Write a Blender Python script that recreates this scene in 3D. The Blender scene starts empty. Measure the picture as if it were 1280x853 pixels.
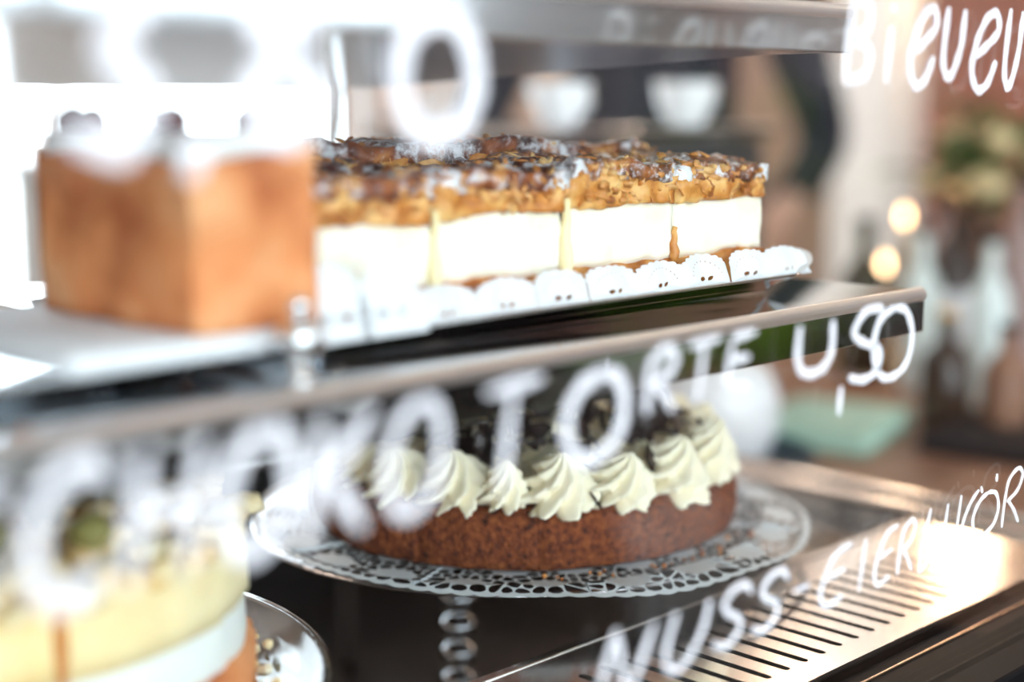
import bpy, bmesh, math, random
from mathutils import Vector, Matrix, noise
from mathutils.geometry import delaunay_2d_cdt
PI = math.pi
random.seed(7)
S = bpy.context.scene
COL = S.collection

# ------------------------------------------------------------------ camera, world, light, exposure
EYE = Vector((0, -.38, 1.20))
YAW, PITCH, FPX = math.radians(44.9), math.radians(-8.98), 1870.0
FW = Vector((math.cos(YAW)*math.cos(PITCH), math.sin(YAW)*math.cos(PITCH), math.sin(PITCH)))
RT = Vector((math.sin(YAW), -math.cos(YAW), 0)); UP = RT.cross(FW)
def at(px, py, w):                       # a point of the place seen at (px, py), w metres deep
    return EYE + w*(FW + RT*(px-640)/FPX + UP*(426.5-py)/FPX)
cd = bpy.data.cameras.new('camera'); cam = bpy.data.objects.new('camera', cd); COL.objects.link(cam)
cam.location = EYE
cam.matrix_world = Matrix.Translation(EYE) @ Matrix((RT, UP, -FW)).transposed().to_4x4()
cd.sensor_width = 36; cd.lens = FPX/1280*36; cd.clip_start = .02; cd.clip_end = 200
cd.dof.use_dof = True; cd.dof.focus_distance = .75; cd.dof.aperture_fstop = 2.1
S.camera = cam
W = bpy.data.worlds.new('world'); S.world = W; W.use_nodes = True
bg = W.node_tree.nodes['Background']; bg.inputs[0].default_value = (.82, .91, 1, 1); bg.inputs[1].default_value = 6.5
S.view_settings.view_transform = 'Standard'; S.view_settings.look = 'None'
S.view_settings.gamma = 1; S.view_settings.exposure = .36
S.cycles.max_bounces = 10; S.cycles.diffuse_bounces = 5; S.cycles.glossy_bounces = 5
S.cycles.transparent_max_bounces = 16; S.cycles.sample_clamp_indirect = 6
def portal(x, y, z, sx, sz, flip=False):
    l = bpy.data.lights.new('window_daylight', 'AREA'); l.shape = 'RECTANGLE'; l.size = sx; l.size_y = sz
    l.cycles.is_portal = True
    o = bpy.data.objects.new('window_daylight', l); COL.objects.link(o); o.location = (x, y, z)
    o.rotation_euler = (PI/2 if not flip else -PI/2, 0, 0)      # -Z of the light faces into the room
portal(-1.15, -3.22, 1.7, 4.3, 2.6, False)
portal(2.45, -3.22, 2.17, 1.9, 1.45, False)  # daylight through the window added for its reflection
portal(1.9, 4.1, 1.7, 3.4, 2.4, True)

# ------------------------------------------------------------------ helpers
def link(name, bm_or_me, m=None, parent=None, smooth=True):
    if isinstance(bm_or_me, bmesh.types.BMesh):
        me = bpy.data.meshes.new(name); bm_or_me.normal_update(); bm_or_me.to_mesh(me); bm_or_me.free()
    else: me = bm_or_me
    if m is not None and not me.materials: me.materials.append(m)
    if smooth:
        for p in me.polygons: p.use_smooth = True
    o = bpy.data.objects.new(name, me); COL.objects.link(o)
    if parent is not None: o.parent = parent
    return o
def tag(o, label=None, cat=None, group=None, kind=None):
    if label: o['label'] = label
    if cat: o['category'] = cat
    if group: o['group'] = group
    if kind: o['kind'] = kind
    return o
def thing(name, label, cat, loc=(0, 0, 0), rz=0, group=None):
    o = bpy.data.objects.new(name, None); COL.objects.link(o); o.location = loc; o.rotation_euler = (0, 0, rz)
    o.empty_display_size = .02
    return tag(o, label, cat, group)
def box(bm, x0, x1, y0, y1, z0, z1, bev=0, seg=2):
    r = bmesh.ops.create_cube(bm, size=1)
    for v in r['verts']:
        v.co = Vector(((x0+x1)/2+v.co.x*(x1-x0), (y0+y1)/2+v.co.y*(y1-y0), (z0+z1)/2+v.co.z*(z1-z0)))
    if bev:
        es = list({e for v in r['verts'] for e in v.link_edges})
        bmesh.ops.bevel(bm, geom=es, offset=bev, segments=seg, affect='EDGES', profile=.5)
    return bm
def B(*a, **k): return box(bmesh.new(), *a, **k)
def lathe(prof, n=48, cx=0, cy=0, bm=None, fn=None, close=False):
    bm = bm or bmesh.new(); rings = []
    for r, z in prof:
        ring = []
        for i in range(n):
            t = 2*PI*i/n; rr, zz, tt = (r, z, t) if fn is None else fn(r, z, t)
            ring.append(bm.verts.new((cx+rr*math.cos(tt), cy+rr*math.sin(tt), zz)))
        rings.append(ring)
    for a, b in zip(rings, rings[1:]):
        for i in range(n): bm.faces.new((a[i], a[(i+1) % n], b[(i+1) % n], b[i]))
    if prof[0][0] > 1e-6: bm.faces.new(list(reversed(rings[0])))
    if prof[-1][0] > 1e-6: bm.faces.new(rings[-1])
    bmesh.ops.remove_doubles(bm, verts=bm.verts, dist=1e-6)
    return bm
def tube(bm, pts, r, n=8):
    pts = [Vector(p) for p in pts]; rs = r if isinstance(r, (list, tuple)) else [r]*len(pts)
    rings = []
    for i, p in enumerate(pts):
        d = (pts[min(i+1, len(pts)-1)]-pts[max(i-1, 0)]).normalized()
        a = d.orthogonal().normalized() if abs(d.z) > .9 else d.cross(Vector((0, 0, 1))).normalized()
        b = d.cross(a)
        rings.append([bm.verts.new(p+rs[i]*(a*math.cos(2*PI*k/n)+b*math.sin(2*PI*k/n))) for k in range(n)])
    for a, b in zip(rings, rings[1:]):
        for k in range(n): bm.faces.new((a[k], a[(k+1) % n], b[(k+1) % n], b[k]))
    bm.faces.new(list(reversed(rings[0]))); bm.faces.new(rings[-1])
    return bm
def holed(outer, holes, thick=0, z=0):
    """flat sheet with real holes; outer CCW, holes CW, then given thickness downward"""
    vs, fs = [], []
    def area(p): return sum(p[i][0]*p[(i+1) % len(p)][1]-p[(i+1) % len(p)][0]*p[i][1] for i in range(len(p)))
    for k, p in enumerate([outer]+holes):
        if (area(p) < 0) == (k == 0): p = p[::-1]
        fs.append(list(range(len(vs), len(vs)+len(p)))); vs += [Vector(q[:2]) for q in p]
    V, _, F, *_r = delaunay_2d_cdt(vs, [], fs, 1 if False else 3, 1e-7)
    return V, F
def in_poly(p, poly):
    c = False; n = len(poly)
    for i in range(n):
        a, b = poly[i], poly[i-1]
        if (a[1] > p[1]) != (b[1] > p[1]) and p[0] < (b[0]-a[0])*(p[1]-a[1])/(b[1]-a[1])+a[0]: c = not c
    return c
def sheet(bm, outer, holes, fn, thick=0):
    V, _, F, *_r = delaunay_2d_cdt([Vector(q) for p in [outer]+holes for q in p], [],
        [list(range(sum(len(h) for h in ([outer]+holes)[:k]), sum(len(h) for h in ([outer]+holes)[:k+1]))) for k in range(len(holes)+1)], 1, 1e-7)
    keep = []
    boxes = [(min(q[0] for q in h), max(q[0] for q in h), min(q[1] for q in h), max(q[1] for q in h), h) for h in holes]
    for f in F:
        c = sum((V[i] for i in f), Vector((0, 0)))/len(f)
        if not in_poly(c, outer): continue
        if any(b[0] <= c.x <= b[1] and b[2] <= c.y <= b[3] and in_poly(c, b[4]) for b in boxes): continue
        keep.append(f)
    vv = [bm.verts.new(fn(v.x, v.y)) for v in V]
    faces = [bm.faces.new([vv[i] for i in f]) for f in keep]
    loose = [v for v in vv if not v.link_faces]
    bmesh.ops.delete(bm, geom=loose, context='VERTS')
    return faces
def blob(bm, c, r, sub=2, amp=.15, sc=(1, 1, 1), seed=0, freq=2):
    res = bmesh.ops.create_icosphere(bm, subdivisions=sub, radius=1)
    for v in res['verts']:
        k = 1+amp*noise.noise(v.co*freq+Vector((seed*3.1, seed, 0)))
        v.co = Vector((c[0]+v.co.x*r*k*sc[0], c[1]+v.co.y*r*k*sc[1], c[2]+v.co.z*r*k*sc[2]))
    return bm

# ------------------------------------------------------------------ materials
def mat(name, base, rough=.5, metal=0, bump=0, bscale=200, cols=None, cscale=50, sss=0, trans=0, emit=0, spec=.5, cdetail=6, stretch=None, dist=.001):
    m = bpy.data.materials.new(name); m.use_nodes = True; nt = m.node_tree; p = nt.nodes['Principled BSDF']
    p.inputs['Base Color'].default_value = (*base, 1); p.inputs['Roughness'].default_value = rough
    p.inputs['Metallic'].default_value = metal; p.inputs['Specular IOR Level'].default_value = spec
    if sss:
        p.inputs['Subsurface Weight'].default_value = sss; p.inputs['Subsurface Scale'].default_value = .004
        p.inputs['Subsurface Radius'].default_value = (1, .7, .4)
    if trans: p.inputs['Transmission Weight'].default_value = trans
    if emit:
        p.inputs['Emission Color'].default_value = (*base, 1); p.inputs['Emission Strength'].default_value = emit
    tc = nt.nodes.new('ShaderNodeTexCoord'); src = tc.outputs['Object']
    if stretch:
        mp = nt.nodes.new('ShaderNodeMapping'); mp.inputs['Scale'].default_value = stretch
        nt.links.new(src, mp.inputs[0]); src = mp.outputs[0]
    if cols:
        n = nt.nodes.new('ShaderNodeTexNoise'); n.inputs['Scale'].default_value = cscale; n.inputs['Detail'].default_value = cdetail
        r = nt.nodes.new('ShaderNodeValToRGB'); e = r.color_ramp.elements
        nt.links.new(src, n.inputs['Vector']); nt.links.new(n.outputs['Fac'], r.inputs[0])
        while len(e) < len(cols): e.new(.5)
        for k, (pos, c) in enumerate(cols): e[k].position = pos; e[k].color = (*c, 1)
        nt.links.new(r.outputs[0], p.inputs['Base Color'])
    if bump:
        n2 = nt.nodes.new('ShaderNodeTexNoise'); n2.inputs['Scale'].default_value = bscale; n2.inputs['Detail'].default_value = 5
        b = nt.nodes.new('ShaderNodeBump'); b.inputs['Strength'].default_value = bump; b.inputs['Distance'].default_value = dist
        nt.links.new(src, n2.inputs['Vector']); nt.links.new(n2.outputs['Fac'], b.inputs['Height'])
        nt.links.new(b.outputs[0], p.inputs['Normal'])
    return m
def glass_mat(name, tint=(1, 1, 1), ior=1.5, gain=1.0):
    # thin clear pane: Fresnel mirror over clear transmission
    m = bpy.data.materials.new(name); m.use_nodes = True; nt = m.node_tree; nt.nodes.clear()
    o = nt.nodes.new('ShaderNodeOutputMaterial'); mx = nt.nodes.new('ShaderNodeMixShader'); fr = nt.nodes.new('ShaderNodeFresnel')
    t = nt.nodes.new('ShaderNodeBsdfTransparent'); g = nt.nodes.new('ShaderNodeBsdfGlossy')
    ge = nt.nodes.new('ShaderNodeNewGeometry'); mi = nt.nodes.new('ShaderNodeMapRange')      # same index seen from either side of the pane
    mi.inputs['To Min'].default_value = ior; mi.inputs['To Max'].default_value = 1/ior
    nt.links.new(ge.outputs['Backfacing'], mi.inputs['Value']); nt.links.new(mi.outputs[0], fr.inputs[0]); t.inputs[0].default_value = (*tint, 1); g.inputs['Roughness'].default_value = .0
    nt.links.new(fr.outputs[0], mx.inputs[0]); nt.links.new(t.outputs[0], mx.inputs[1]); nt.links.new(g.outputs[0], mx.inputs[2])
    nt.links.new(mx.outputs[0], o.inputs[0]); return m
M = {}
M['steel'] = mat('brushed_steel', (.70, .72, .74), .16, 1, cols=[(.3, (.62, .64, .66)), (.7, (.75, .76, .78))], cscale=30, stretch=(1, 30, 30))
M['polish'] = mat('polished_steel', (.66, .68, .70), .05, 1)
M['brush'] = mat('satin_fascia_steel', (.74, .77, .80), .13, 1)
M['stem'] = mat('dark_silver', (.45, .46, .48), .08, 1)
M['chrome'] = mat('chrome', (.82, .84, .86), .04, 1)
M['ledge'] = mat('satin_ledge_steel', (.90, .86, .83), .17, 1, bump=.03, bscale=60)
M['silver'] = mat('silver_plate', (.34, .33, .34), .16, 1)
M['lip'] = mat('satin_lip', (.93, .93, .93), .45, 1)
M['dark'] = mat('black_enamel', (.006, .006, .007), .45, spec=.08)
M['well'] = mat('dark_floor_steel', (.018, .020, .022), .25, .3, bump=.05, bscale=40)
M['copper'] = mat('warm_metal_trim', (.75, .52, .38), .2, 1)
M['glass'] = glass_mat('pane_glass', (.985, .995, .99))
M['bowl_glass'] = mat('pressed_glass', (.95, .98, .98), .02, trans=1)
M['ink'] = mat('white_marker_ink', (.93, .93, .97), .6)
nt = M['ink'].node_tree; mx_ = nt.nodes.new('ShaderNodeMixShader'); tr_ = nt.nodes.new('ShaderNodeBsdfTransparent'); mx_.inputs[0].default_value = .86   # thin chalk ink lets a little through
nt.links.new(tr_.outputs[0], mx_.inputs[1]); nt.links.new(nt.nodes['Principled BSDF'].outputs[0], mx_.inputs[2])
nt.links.new(mx_.outputs[0], [n for n in nt.nodes if n.type == 'OUTPUT_MATERIAL'][0].inputs[0])
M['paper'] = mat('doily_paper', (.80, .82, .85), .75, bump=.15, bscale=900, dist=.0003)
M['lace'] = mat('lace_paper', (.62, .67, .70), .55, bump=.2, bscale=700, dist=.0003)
M['cream'] = mat('vanilla_cream', (.95, .91, .70), .6, sss=.25, bump=.3, bscale=130, cols=[(.3, (.96, .88, .66)), (.55, (.97, .93, .80))], cscale=40)
M['rosette'] = mat('whipped_cream', (.96, .88, .68), .45, sss=.15, bump=.25, bscale=200)
M['sponge'] = mat('carrot_sponge', (.3, .1, .03), .85, bump=1, bscale=320, dist=.003,
    cols=[(.30, (.035, .008, .004)), (.44, (.14, .030, .008)), (.60, (.22, .055, .013)), (.80, (.36, .12, .03))], cscale=260, cdetail=12)
M['base'] = mat('baked_base', (.7, .3, .1), .6, bump=.7, bscale=160, cols=[(.3, (.30, .07, .015)), (.5, (.62, .22, .05)), (.72, (.85, .48, .16))], cscale=90)
M['almond'] = mat('almond_crust', (.8, .5, .2), .4, bump=.6, bscale=200, cols=[(.30, (.34, .085, .015)), (.46, (.66, .26, .055)), (.62, (.86, .50, .17)), (.8, (.93, .70, .36))], cscale=70)
M['flake'] = mat('almond_flake', (.80, .50, .20), .35, bump=.2, bscale=120, cols=[(.3, (.30, .07, .015)), (.5, (.66, .27, .07)), (.7, (.90, .62, .28))], cscale=60)
M['choc'] = mat('dark_chocolate', (.020, .010, .010), .38, bump=.2, bscale=300)
M['nut'] = mat('ginger_crumb', (.78, .36, .11), .8, bump=.6, bscale=120, cols=[(.3, (.48, .13, .04)), (.5, (.76, .28, .10)), (.7, (.90, .46, .22))], cscale=28)
M['icing'] = mat('white_icing', (.90, .88, .86), .5, bump=.2, bscale=60)
M['berry'] = mat('dark_berry', (.10, .012, .016), .2)
M['crumble'] = mat('crumble', (.9, .7, .4), .8, bump=.6, bscale=150, cols=[(.3, (.78, .48, .16)), (.5, (.92, .72, .38)), (.7, (.96, .90, .68))], cscale=45)
M['custard'] = mat('custard', (.95, .82, .50), .6, sss=.2, cols=[(.35, (.92, .68, .30)), (.6, (.96, .84, .52))], cscale=14)
M['quark'] = mat('quark_cream', (.84, .88, .84), .55, sss=.2)
M['oil'] = mat('herb_green', (.30, .27, .08), .6)
def crust_mat():
    # caramelised crust with icing sugar lying in patches
    m = mat('caramel_crust', (.2, .07, .03), .35, bump=.8, bscale=170, dist=.002,
        cols=[(.30, (.030, .009, .008)), (.48, (.13, .032, .016)), (.60, (.34, .10, .03)), (.75, (.62, .27, .08))], cscale=60)
    nt = m.node_tree; p = nt.nodes['Principled BSDF']; tc = [n for n in nt.nodes if n.type == 'TEX_COORD'][0]
    n = nt.nodes.new('ShaderNodeTexNoise'); n.inputs['Scale'].default_value = 38; n.inputs['Detail'].default_value = 9; n.inputs['Roughness'].default_value = .75
    r = nt.nodes.new('ShaderNodeValToRGB'); r.color_ramp.elements[0].position = .47; r.color_ramp.elements[1].position = .56
    mx = nt.nodes.new('ShaderNodeMix'); mx.data_type = 'RGBA'
    nt.links.new(tc.outputs['Object'], n.inputs['Vector']); nt.links.new(n.outputs['Fac'], r.inputs[0])
    old = p.inputs['Base Color'].links[0].from_socket
    nt.links.new(r.outputs[0], mx.inputs['Factor']); nt.links.new(old, mx.inputs['A']); mx.inputs['B'].default_value = (.86, .88, .93, 1)
    nt.links.new(mx.outputs['Result'], p.inputs['Base Color']); return m
M['crust'] = crust_mat()
M['coral'] = mat('coral_plaster', (.85, .48, .38), .8, cols=[(.3, (.82, .44, .34)), (.7, (.90, .54, .43))], cscale=2)
M['beige'] = mat('beige_plaster', (.62, .50, .42), .8)
M['white_wall'] = mat('white_plaster', (.82, .78, .74), .8, bump=.1, bscale=20)
M['grey_wall'] = mat('grey_plaster', (.55, .57, .61), .8)
M['panel'] = mat('dark_wainscot', (.028, .026, .028), .7, spec=.15)
M['frame_mat'] = mat('window_frame_paint', (.75, .76, .78), .5)
M['dark_frame'] = mat('dark_window_frame', (.03, .03, .035), .5)
M['floor'] = mat('dark_oak_floor', (.05, .03, .02), .8, spec=.1, cols=[(.3, (.04, .022, .014)), (.7, (.08, .046, .03))], cscale=4, stretch=(1, 12, 1))
M['ceil'] = mat('ceiling_paint', (.92, .76, .66), .9)
M['wood'] = mat('brown_counter_wood', (.30, .15, .09), .45, cols=[(.3, (.20, .095, .055)), (.7, (.40, .21, .13))], cscale=5, stretch=(1, 9, 1))
M['shirt'] = mat('dark_navy_cloth', (.018, .020, .030), .85, bump=.3, bscale=80)
M['skin'] = mat('skin', (.72, .45, .34), .5, sss=.1)
M['hair'] = mat('brown_hair', (.05, .03, .02), .6)
M['trouser'] = mat('black_cloth', (.015, .015, .018), .9)
M['mint'] = mat('mint_card', (.50, .76, .62), .6)
M['machine'] = mat('dark_machine_steel', (.10, .10, .12), .35, .6)
M['porcelain'] = mat('white_porcelain', (.86, .88, .90), .2)
M['navy'] = mat('navy_lacquer', (.02, .045, .08), .3)
M['leaf'] = mat('leaf_green', (.10, .20, .05), .5, cols=[(.3, (.06, .13, .03)), (.7, (.20, .30, .10))], cscale=12)
M['lime'] = mat('fresh_green', (.22, .38, .04), .5)
M['flower'] = mat('yellow_petal', (.88, .72, .40), .6)
M['bottle_dark'] = mat('dark_bottle_glass', (.05, .03, .02), .08)
M['bottle_mint'] = mat('frosted_mint_glass', (.80, .90, .87), .3)
M['bottle_pink'] = mat('pink_ceramic', (.38, .27, .25), .4)
M['brass'] = mat('brass', (.8, .55, .25), .2, 1)
M['bulb'] = mat('warm_bulb', (1, .66, .34), .5, emit=13)
M['fill_glow'] = mat('fill_diffuser', (1, .76, .58), .5, emit=26)  # glow of the added fill lamps
M['candle'] = mat('candle_flame', (1, .62, .32), .5, emit=14)
M['wax'] = mat('candle_wax', (.9, .8, .66), .5)

# ------------------------------------------------------------------ the room
def struct(name, bm, m, parent=None): 
    o = link(name, bm, m, parent, smooth=False)
    if parent is None: o['kind'] = 'structure'
    return o
struct('floor', B(-3.5, 9, -3.2, 4.1, -.05, 0), M['floor'])
struct('ceiling', B(-3.5, 9, -3.2, 4.1, 3.1, 3.2), M['ceil'])
struct('wall_left', B(-3.6, -3.5, -3.2, 4.1, 0, 3.1), M['white_wall'])
struct('wall_right', B(9, 9.1, -3.2, 4.1, 0, 3.1), M['coral'])
def wall_with_openings(name, y0, y1, x0, x1, cuts, m):
    bm = bmesh.new(); x = x0
    for a, b, z0, z1 in cuts:
        box(bm, x, a, y0, y1, 0, 3.1); box(bm, a, b, y0, y1, 0, z0); box(bm, a, b, y0, y1, z1, 3.1); x = b
    box(bm, x, x1, y0, y1, 0, 3.1); return struct(name, bm, m)
wall_with_openings('wall_front', -3.3, -3.2, -3.5, 9, [(-3.3, 1.0, .4, 3.0), (1.5, 3.4, 1.45, 2.9)], M['grey_wall'])  # the second opening holds the window added for its reflection
wall_with_openings('wall_back', 4.1, 4.2, -3.5, 7.5, [(.2, 3.6, .5, 2.9)], M['beige'])
struct('wall_back_right', B(7.5, 9, 4.1, 4.2, 0, 3.1), M['coral'])
def window(n, x0, x1, y0, y1, z0, z1, bars, m, fw=.06):
    fr = bmesh.new()
    box(fr, x0, x1, y0, y1, z0, z0+fw); box(fr, x0, x1, y0, y1, z1-fw, z1)
    box(fr, x0, x0+fw, y0, y1, z0+fw, z1-fw); box(fr, x1-fw, x1, y0, y1, z0+fw, z1-fw)
    w = struct('window_%d' % n, fr, m)
    for x in bars: struct('mullion', B(x-.035, x+.035, y0+.005, y1-.005, z0+fw, z1-fw), m, w)
    ym = (y0+y1)/2
    bs = [x0+fw-.035]+list(bars)+[x1-fw+.035]
    for a, b in zip(bs, bs[1:]): struct('pane', B(a+.035, b-.035, ym-.003, ym+.003, z0+fw, z1-fw), M['glass'], w)
window(1, -3.3, 1.0, -3.29, -3.21, .4, 3.0, (-1.9, -.45), M['dark_frame'])
window(3, 1.5, 3.4, -3.29, -3.21, 1.45, 2.9, (2.45,), M['frame_mat'])  # unseen window added for the bright veil it mirrors in pane and fascia
window(2, .2, 3.6, 4.11, 4.19, .5, 2.9, (1.3, 2.45), M['frame_mat'])
struct('trim_1', B(1.05, 4.1, -3.2, -3.17, 0, 1.0), M['panel'])  # unseen wainscot added to darken what the fascia and pane mirror
struct('trim_2', B(4.78, 8.98, -3.2, -3.17, 0, 1.25), M['panel'])
dr = struct('stripe_board_1', B(4.12, 4.76, -3.2, -3.15, 0, 2.5), M['frame_mat'])  # unseen board added for the upright stripes mirrored in the shelf fascias
for a_, b_, m_ in ((4.14, 4.22, 'dark_frame'), (4.36, 4.55, 'dark_frame'), (4.57, 4.67, 'coral'), (4.68, 4.75, 'dark_frame')): struct('mirror_stripe', B(a_, b_, -3.15, -3.13, .05, 2.4), M[m_], dr)  # bands of the added board, each mirrored as one stripe
struct('baseboard_back', B(-3.5, 9, 4.07, 4.1, 0, .1), M['frame_mat'])
p = at(1098, 150, 3.5)
tag(link('pillar', B(p.x-.075, p.x+.075, p.y-.075, p.y+.075, 0, 3.1, bev=.01), M['white_wall'], None, False), kind='structure')

# ------------------------------------------------------------------ the display case
case = thing('display_case', 'glass fronted refrigerated cake counter with steel deck and black base', 'display case', (0, 0, 0))
def cp(name, bm, m, parent=case, smooth=False): return link(name, bm, m, parent, smooth)
cp('cabinet', B(-.9, .93, -.05, .60, .02, .79, bev=.004), M['dark'])
cp('plinth', B(-.88, .91, .01, .58, 0, .02), M['dark'])
cp('well_floor', B(-.88, .895, .12, .56, .7905, .80), M['well'])
LZ = .925
# slotted ledge along the glass
slots = []; x = .797
while x > -.85:
    s = []; w = .0024
    for k in range(7): a = -PI/2+PI*k/6; s.append((x+w*math.sin(a)*1.0, .0855+w*math.cos(a)))
    for k in range(7): a = PI/2+PI*k/6; s.append((x+w*math.sin(a), .0215+w*math.cos(a)))
    slots.append(s); x -= .0156
bm = bmesh.new(); outer = [(-.88, .004), (.885, .004), (.885, .112), (-.88, .112)]
f = sheet(bm, outer, slots, lambda a, b: Vector((a, b, LZ)))
r = bmesh.ops.extrude_face_region(bm, geom=f)
bmesh.ops.translate(bm, verts=[v for v in r['geom'] if isinstance(v, bmesh.types.BMVert)], vec=(0, 0, -.003))
bmesh.ops.recalc_face_normals(bm, faces=bm.faces)
cp('slotted_ledge', bm, M['ledge'])['label'] = 'satin steel ledge cut with a row of narrow air slots'
cp('air_duct', B(-.88, .885, .006, .110, .7910, .882), M['dark'])
cp('duct_wall', B(-.88, .885, .1125, .119, .7910, LZ+.001, bev=.001), M['ledge'])
cp('front_rail', B(-.9, .93, -.055, .0015, .7910, .9195, bev=.002), M['dark'])
cp('trim_strip', B(-.9, .93, -.0098, -.0082, .9190, .9206, bev=.0004), M['copper'])
# right hand end: two bright bars with a dark gutter
cp('end_bar', B(.889, .904, .0, .60, .7910, .929, bev=.003), M['ledge'], smooth=True)
cp('end_bar', B(.914, .930, .0, .60, .7910, .932, bev=.003), M['ledge'], smooth=True)
cp('end_gutter', B(.9045, .9135, .002, .598, .7910, .906), M['dark'])
cp('cross_ledge', B(.815, .887, .1195, .56, .8005, .9, bev=.002), M['ledge'])
cp('rear_ledge', B(-.88, .887, .563, .598, .7910, .925, bev=.002), M['well'])
for x in (.652, -.3): cp('shelf_post', lathe([(0, .8005), (.008, .801), (.008, 1.45), (0, 1.4505)], 20, x, .44), M['chrome'], smooth=True)
pane = cp('front_glass', B(-.89, .925, -.036, -.030, .9195, 1.46, bev=.0008, seg=1), M['glass'])
pane['label'] = 'clear upright front pane with white marker lettering'
cp('top_glass', B(-.89, .925, -.036, .59, 1.461, 1.467), M['glass'])

# marker lettering: strokes in a unit box, written on the street side of the pane
G = {
 'S': [[(.95, .82), (.7, 1), (.3, .97), (.1, .75), (.4, .55), (.75, .42), (.85, .2), (.5, 0), (.05, .12)]],
 'C': [[(.92, .85), (.6, 1), (.2, .8), (.08, .45), (.25, .1), (.6, 0), (.95, .15)]],
 'H': [[(.12, 1), (.1, 0)], [(.88, 1), (.86, 0)], [(.1, .5), (.88, .54)]],
 'O': [[(.55, 1), (.2, .85), (.05, .5), (.2, .12), (.5, 0), (.85, .15), (.97, .5), (.82, .88), (.5, 1)]],
 'K': [[(.12, 1), (.1, 0)], [(.9, .98), (.2, .45)], [(.3, .52), (.92, 0)]],
 'T': [[(.05, .95), (.95, 1)], [(.5, .97), (.48, 0)]],
 'R': [[(.15, .02), (.12, .5), (.2, .85), (.6, 1), (.85, .85), (.7, .6), (.25, .45)], [(.3, .46), (.65, .25), (.95, .0)]],
 'E': [[(.9, 1), (.15, .95)], [(.15, .95), (.1, .05)], [(.12, .52), (.75, .55)], [(.1, .05), (.92, 0)]],
 'G': [[(.92, 1), (.45, .9), (.2, .6), (.1, .25), (.35, .0), (.85, .08)], [(.2, .5), (.8, .58)]],
 'e': [[(.12, .42), (.55, .58), (.92, .78), (.8, 1), (.45, .93), (.15, .6), (.08, .25), (.35, 0), (.7, .08), (.92, .36)]],
 'N': [[(.08, 0), (.12, 1), (.2, .95), (.62, .05), (.75, .05), (.9, 1)]],
 'n': [[(.12, 1), (.1, .3), (.35, .05), (.6, .1), (.88, .5), (.9, .98)]],
 'u': [[(.2, 1), (.05, .4), (.05, .0)], [(.55, .78), (.8, .55), (.85, .2), (.6, 0), (.4, .1), (.25, .35)]],
 'i': [[(.5, .7), (.48, 0)], [(.5, .95), (.52, .99)]],
 'I': [[(.5, 1), (.52, 0)]],
 'L': [[(.35, 1), (.2, .05), (.45, .02), (.98, .3)]],
 'U': [[(.1, 1), (.08, .4), (.3, .03), (.65, .05), (.9, .5), (.92, 1)]],
 'V': [[(.3, .66), (.1, .3), (.0, .05), (.6, .05), (.9, .1)], [(-.25, 1), (.05, .0)]],
 '^': [[(.5, .82), (.2, .7), (.04, .4), (.22, .08), (.5, 0), (.85, .12), (.97, .42), (.8, .74), (.5, .82)], [(.18, .98), (.24, .88)], [(.72, 1.12), (.74, 1.0)]],
 'B': [[(.12, 1), (.1, 0)], [(.1, .97), (.7, .95), (.75, .65), (.2, .52)], [(.2, .52), (.85, .4), (.8, .08), (.1, 0)]],
 '4': [[(.12, 1), (.05, .5), (.3, .35), (.8, .4)], [(.78, 1), (.72, 0)]],
 'y': [[(.08, .95), (.06, .35), (.25, .1), (.6, .12), (.82, .4), (.84, .95)]],
 '5': [[(.95, 1), (.45, .98), (.15, .7), (.5, .52), (.9, .4), (.85, .1), (.45, 0), (.05, .08)]],
 '0': [[(.5, 1), (.15, .85), (.02, .45), (.2, .08), (.5, 0), (.85, .15), (.98, .55), (.8, .92), (.5, 1)]],
 '8': [[(.5, .52), (.15, .75), (.45, 1), (.82, .8), (.5, .52), (.08, .25), (.5, 0), (.92, .25), (.5, .52)]],
 '3': [[(.1, .9), (.5, 1), (.85, .8), (.4, .54)], [(.4, .54), (.92, .3), (.6, 0), (.05, .1)]],
 ',': [[(.6, .5), (.3, 0)]],
 '-': [[(.1, .5), (.9, .53)]],
 '~': [[(.9, 1), (.5, .8), (.2, .5), (.1, .2), (.3, 0)]],
}
def smooth_line(pts, k=6):
    if len(pts) < 3: return [tuple(pts[0][j]+(pts[1][j]-pts[0][j])*i/4 for j in (0, 1)) for i in range(5)]
    out = []
    P = [pts[0]]+list(pts)+[pts[-1]]
    for i in range(1, len(P)-2):
        for s in range(k):
            t = s/k; out.append(tuple(.5*((2*P[i][j])+(-P[i-1][j]+P[i+1][j])*t+(2*P[i-1][j]-5*P[i][j]+4*P[i+1][j]-P[i+2][j])*t*t+(-P[i-1][j]+3*P[i][j]-3*P[i+1][j]+P[i+2][j])*t**3) for j in (0, 1)))
    out.append(pts[-1]); return out
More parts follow.
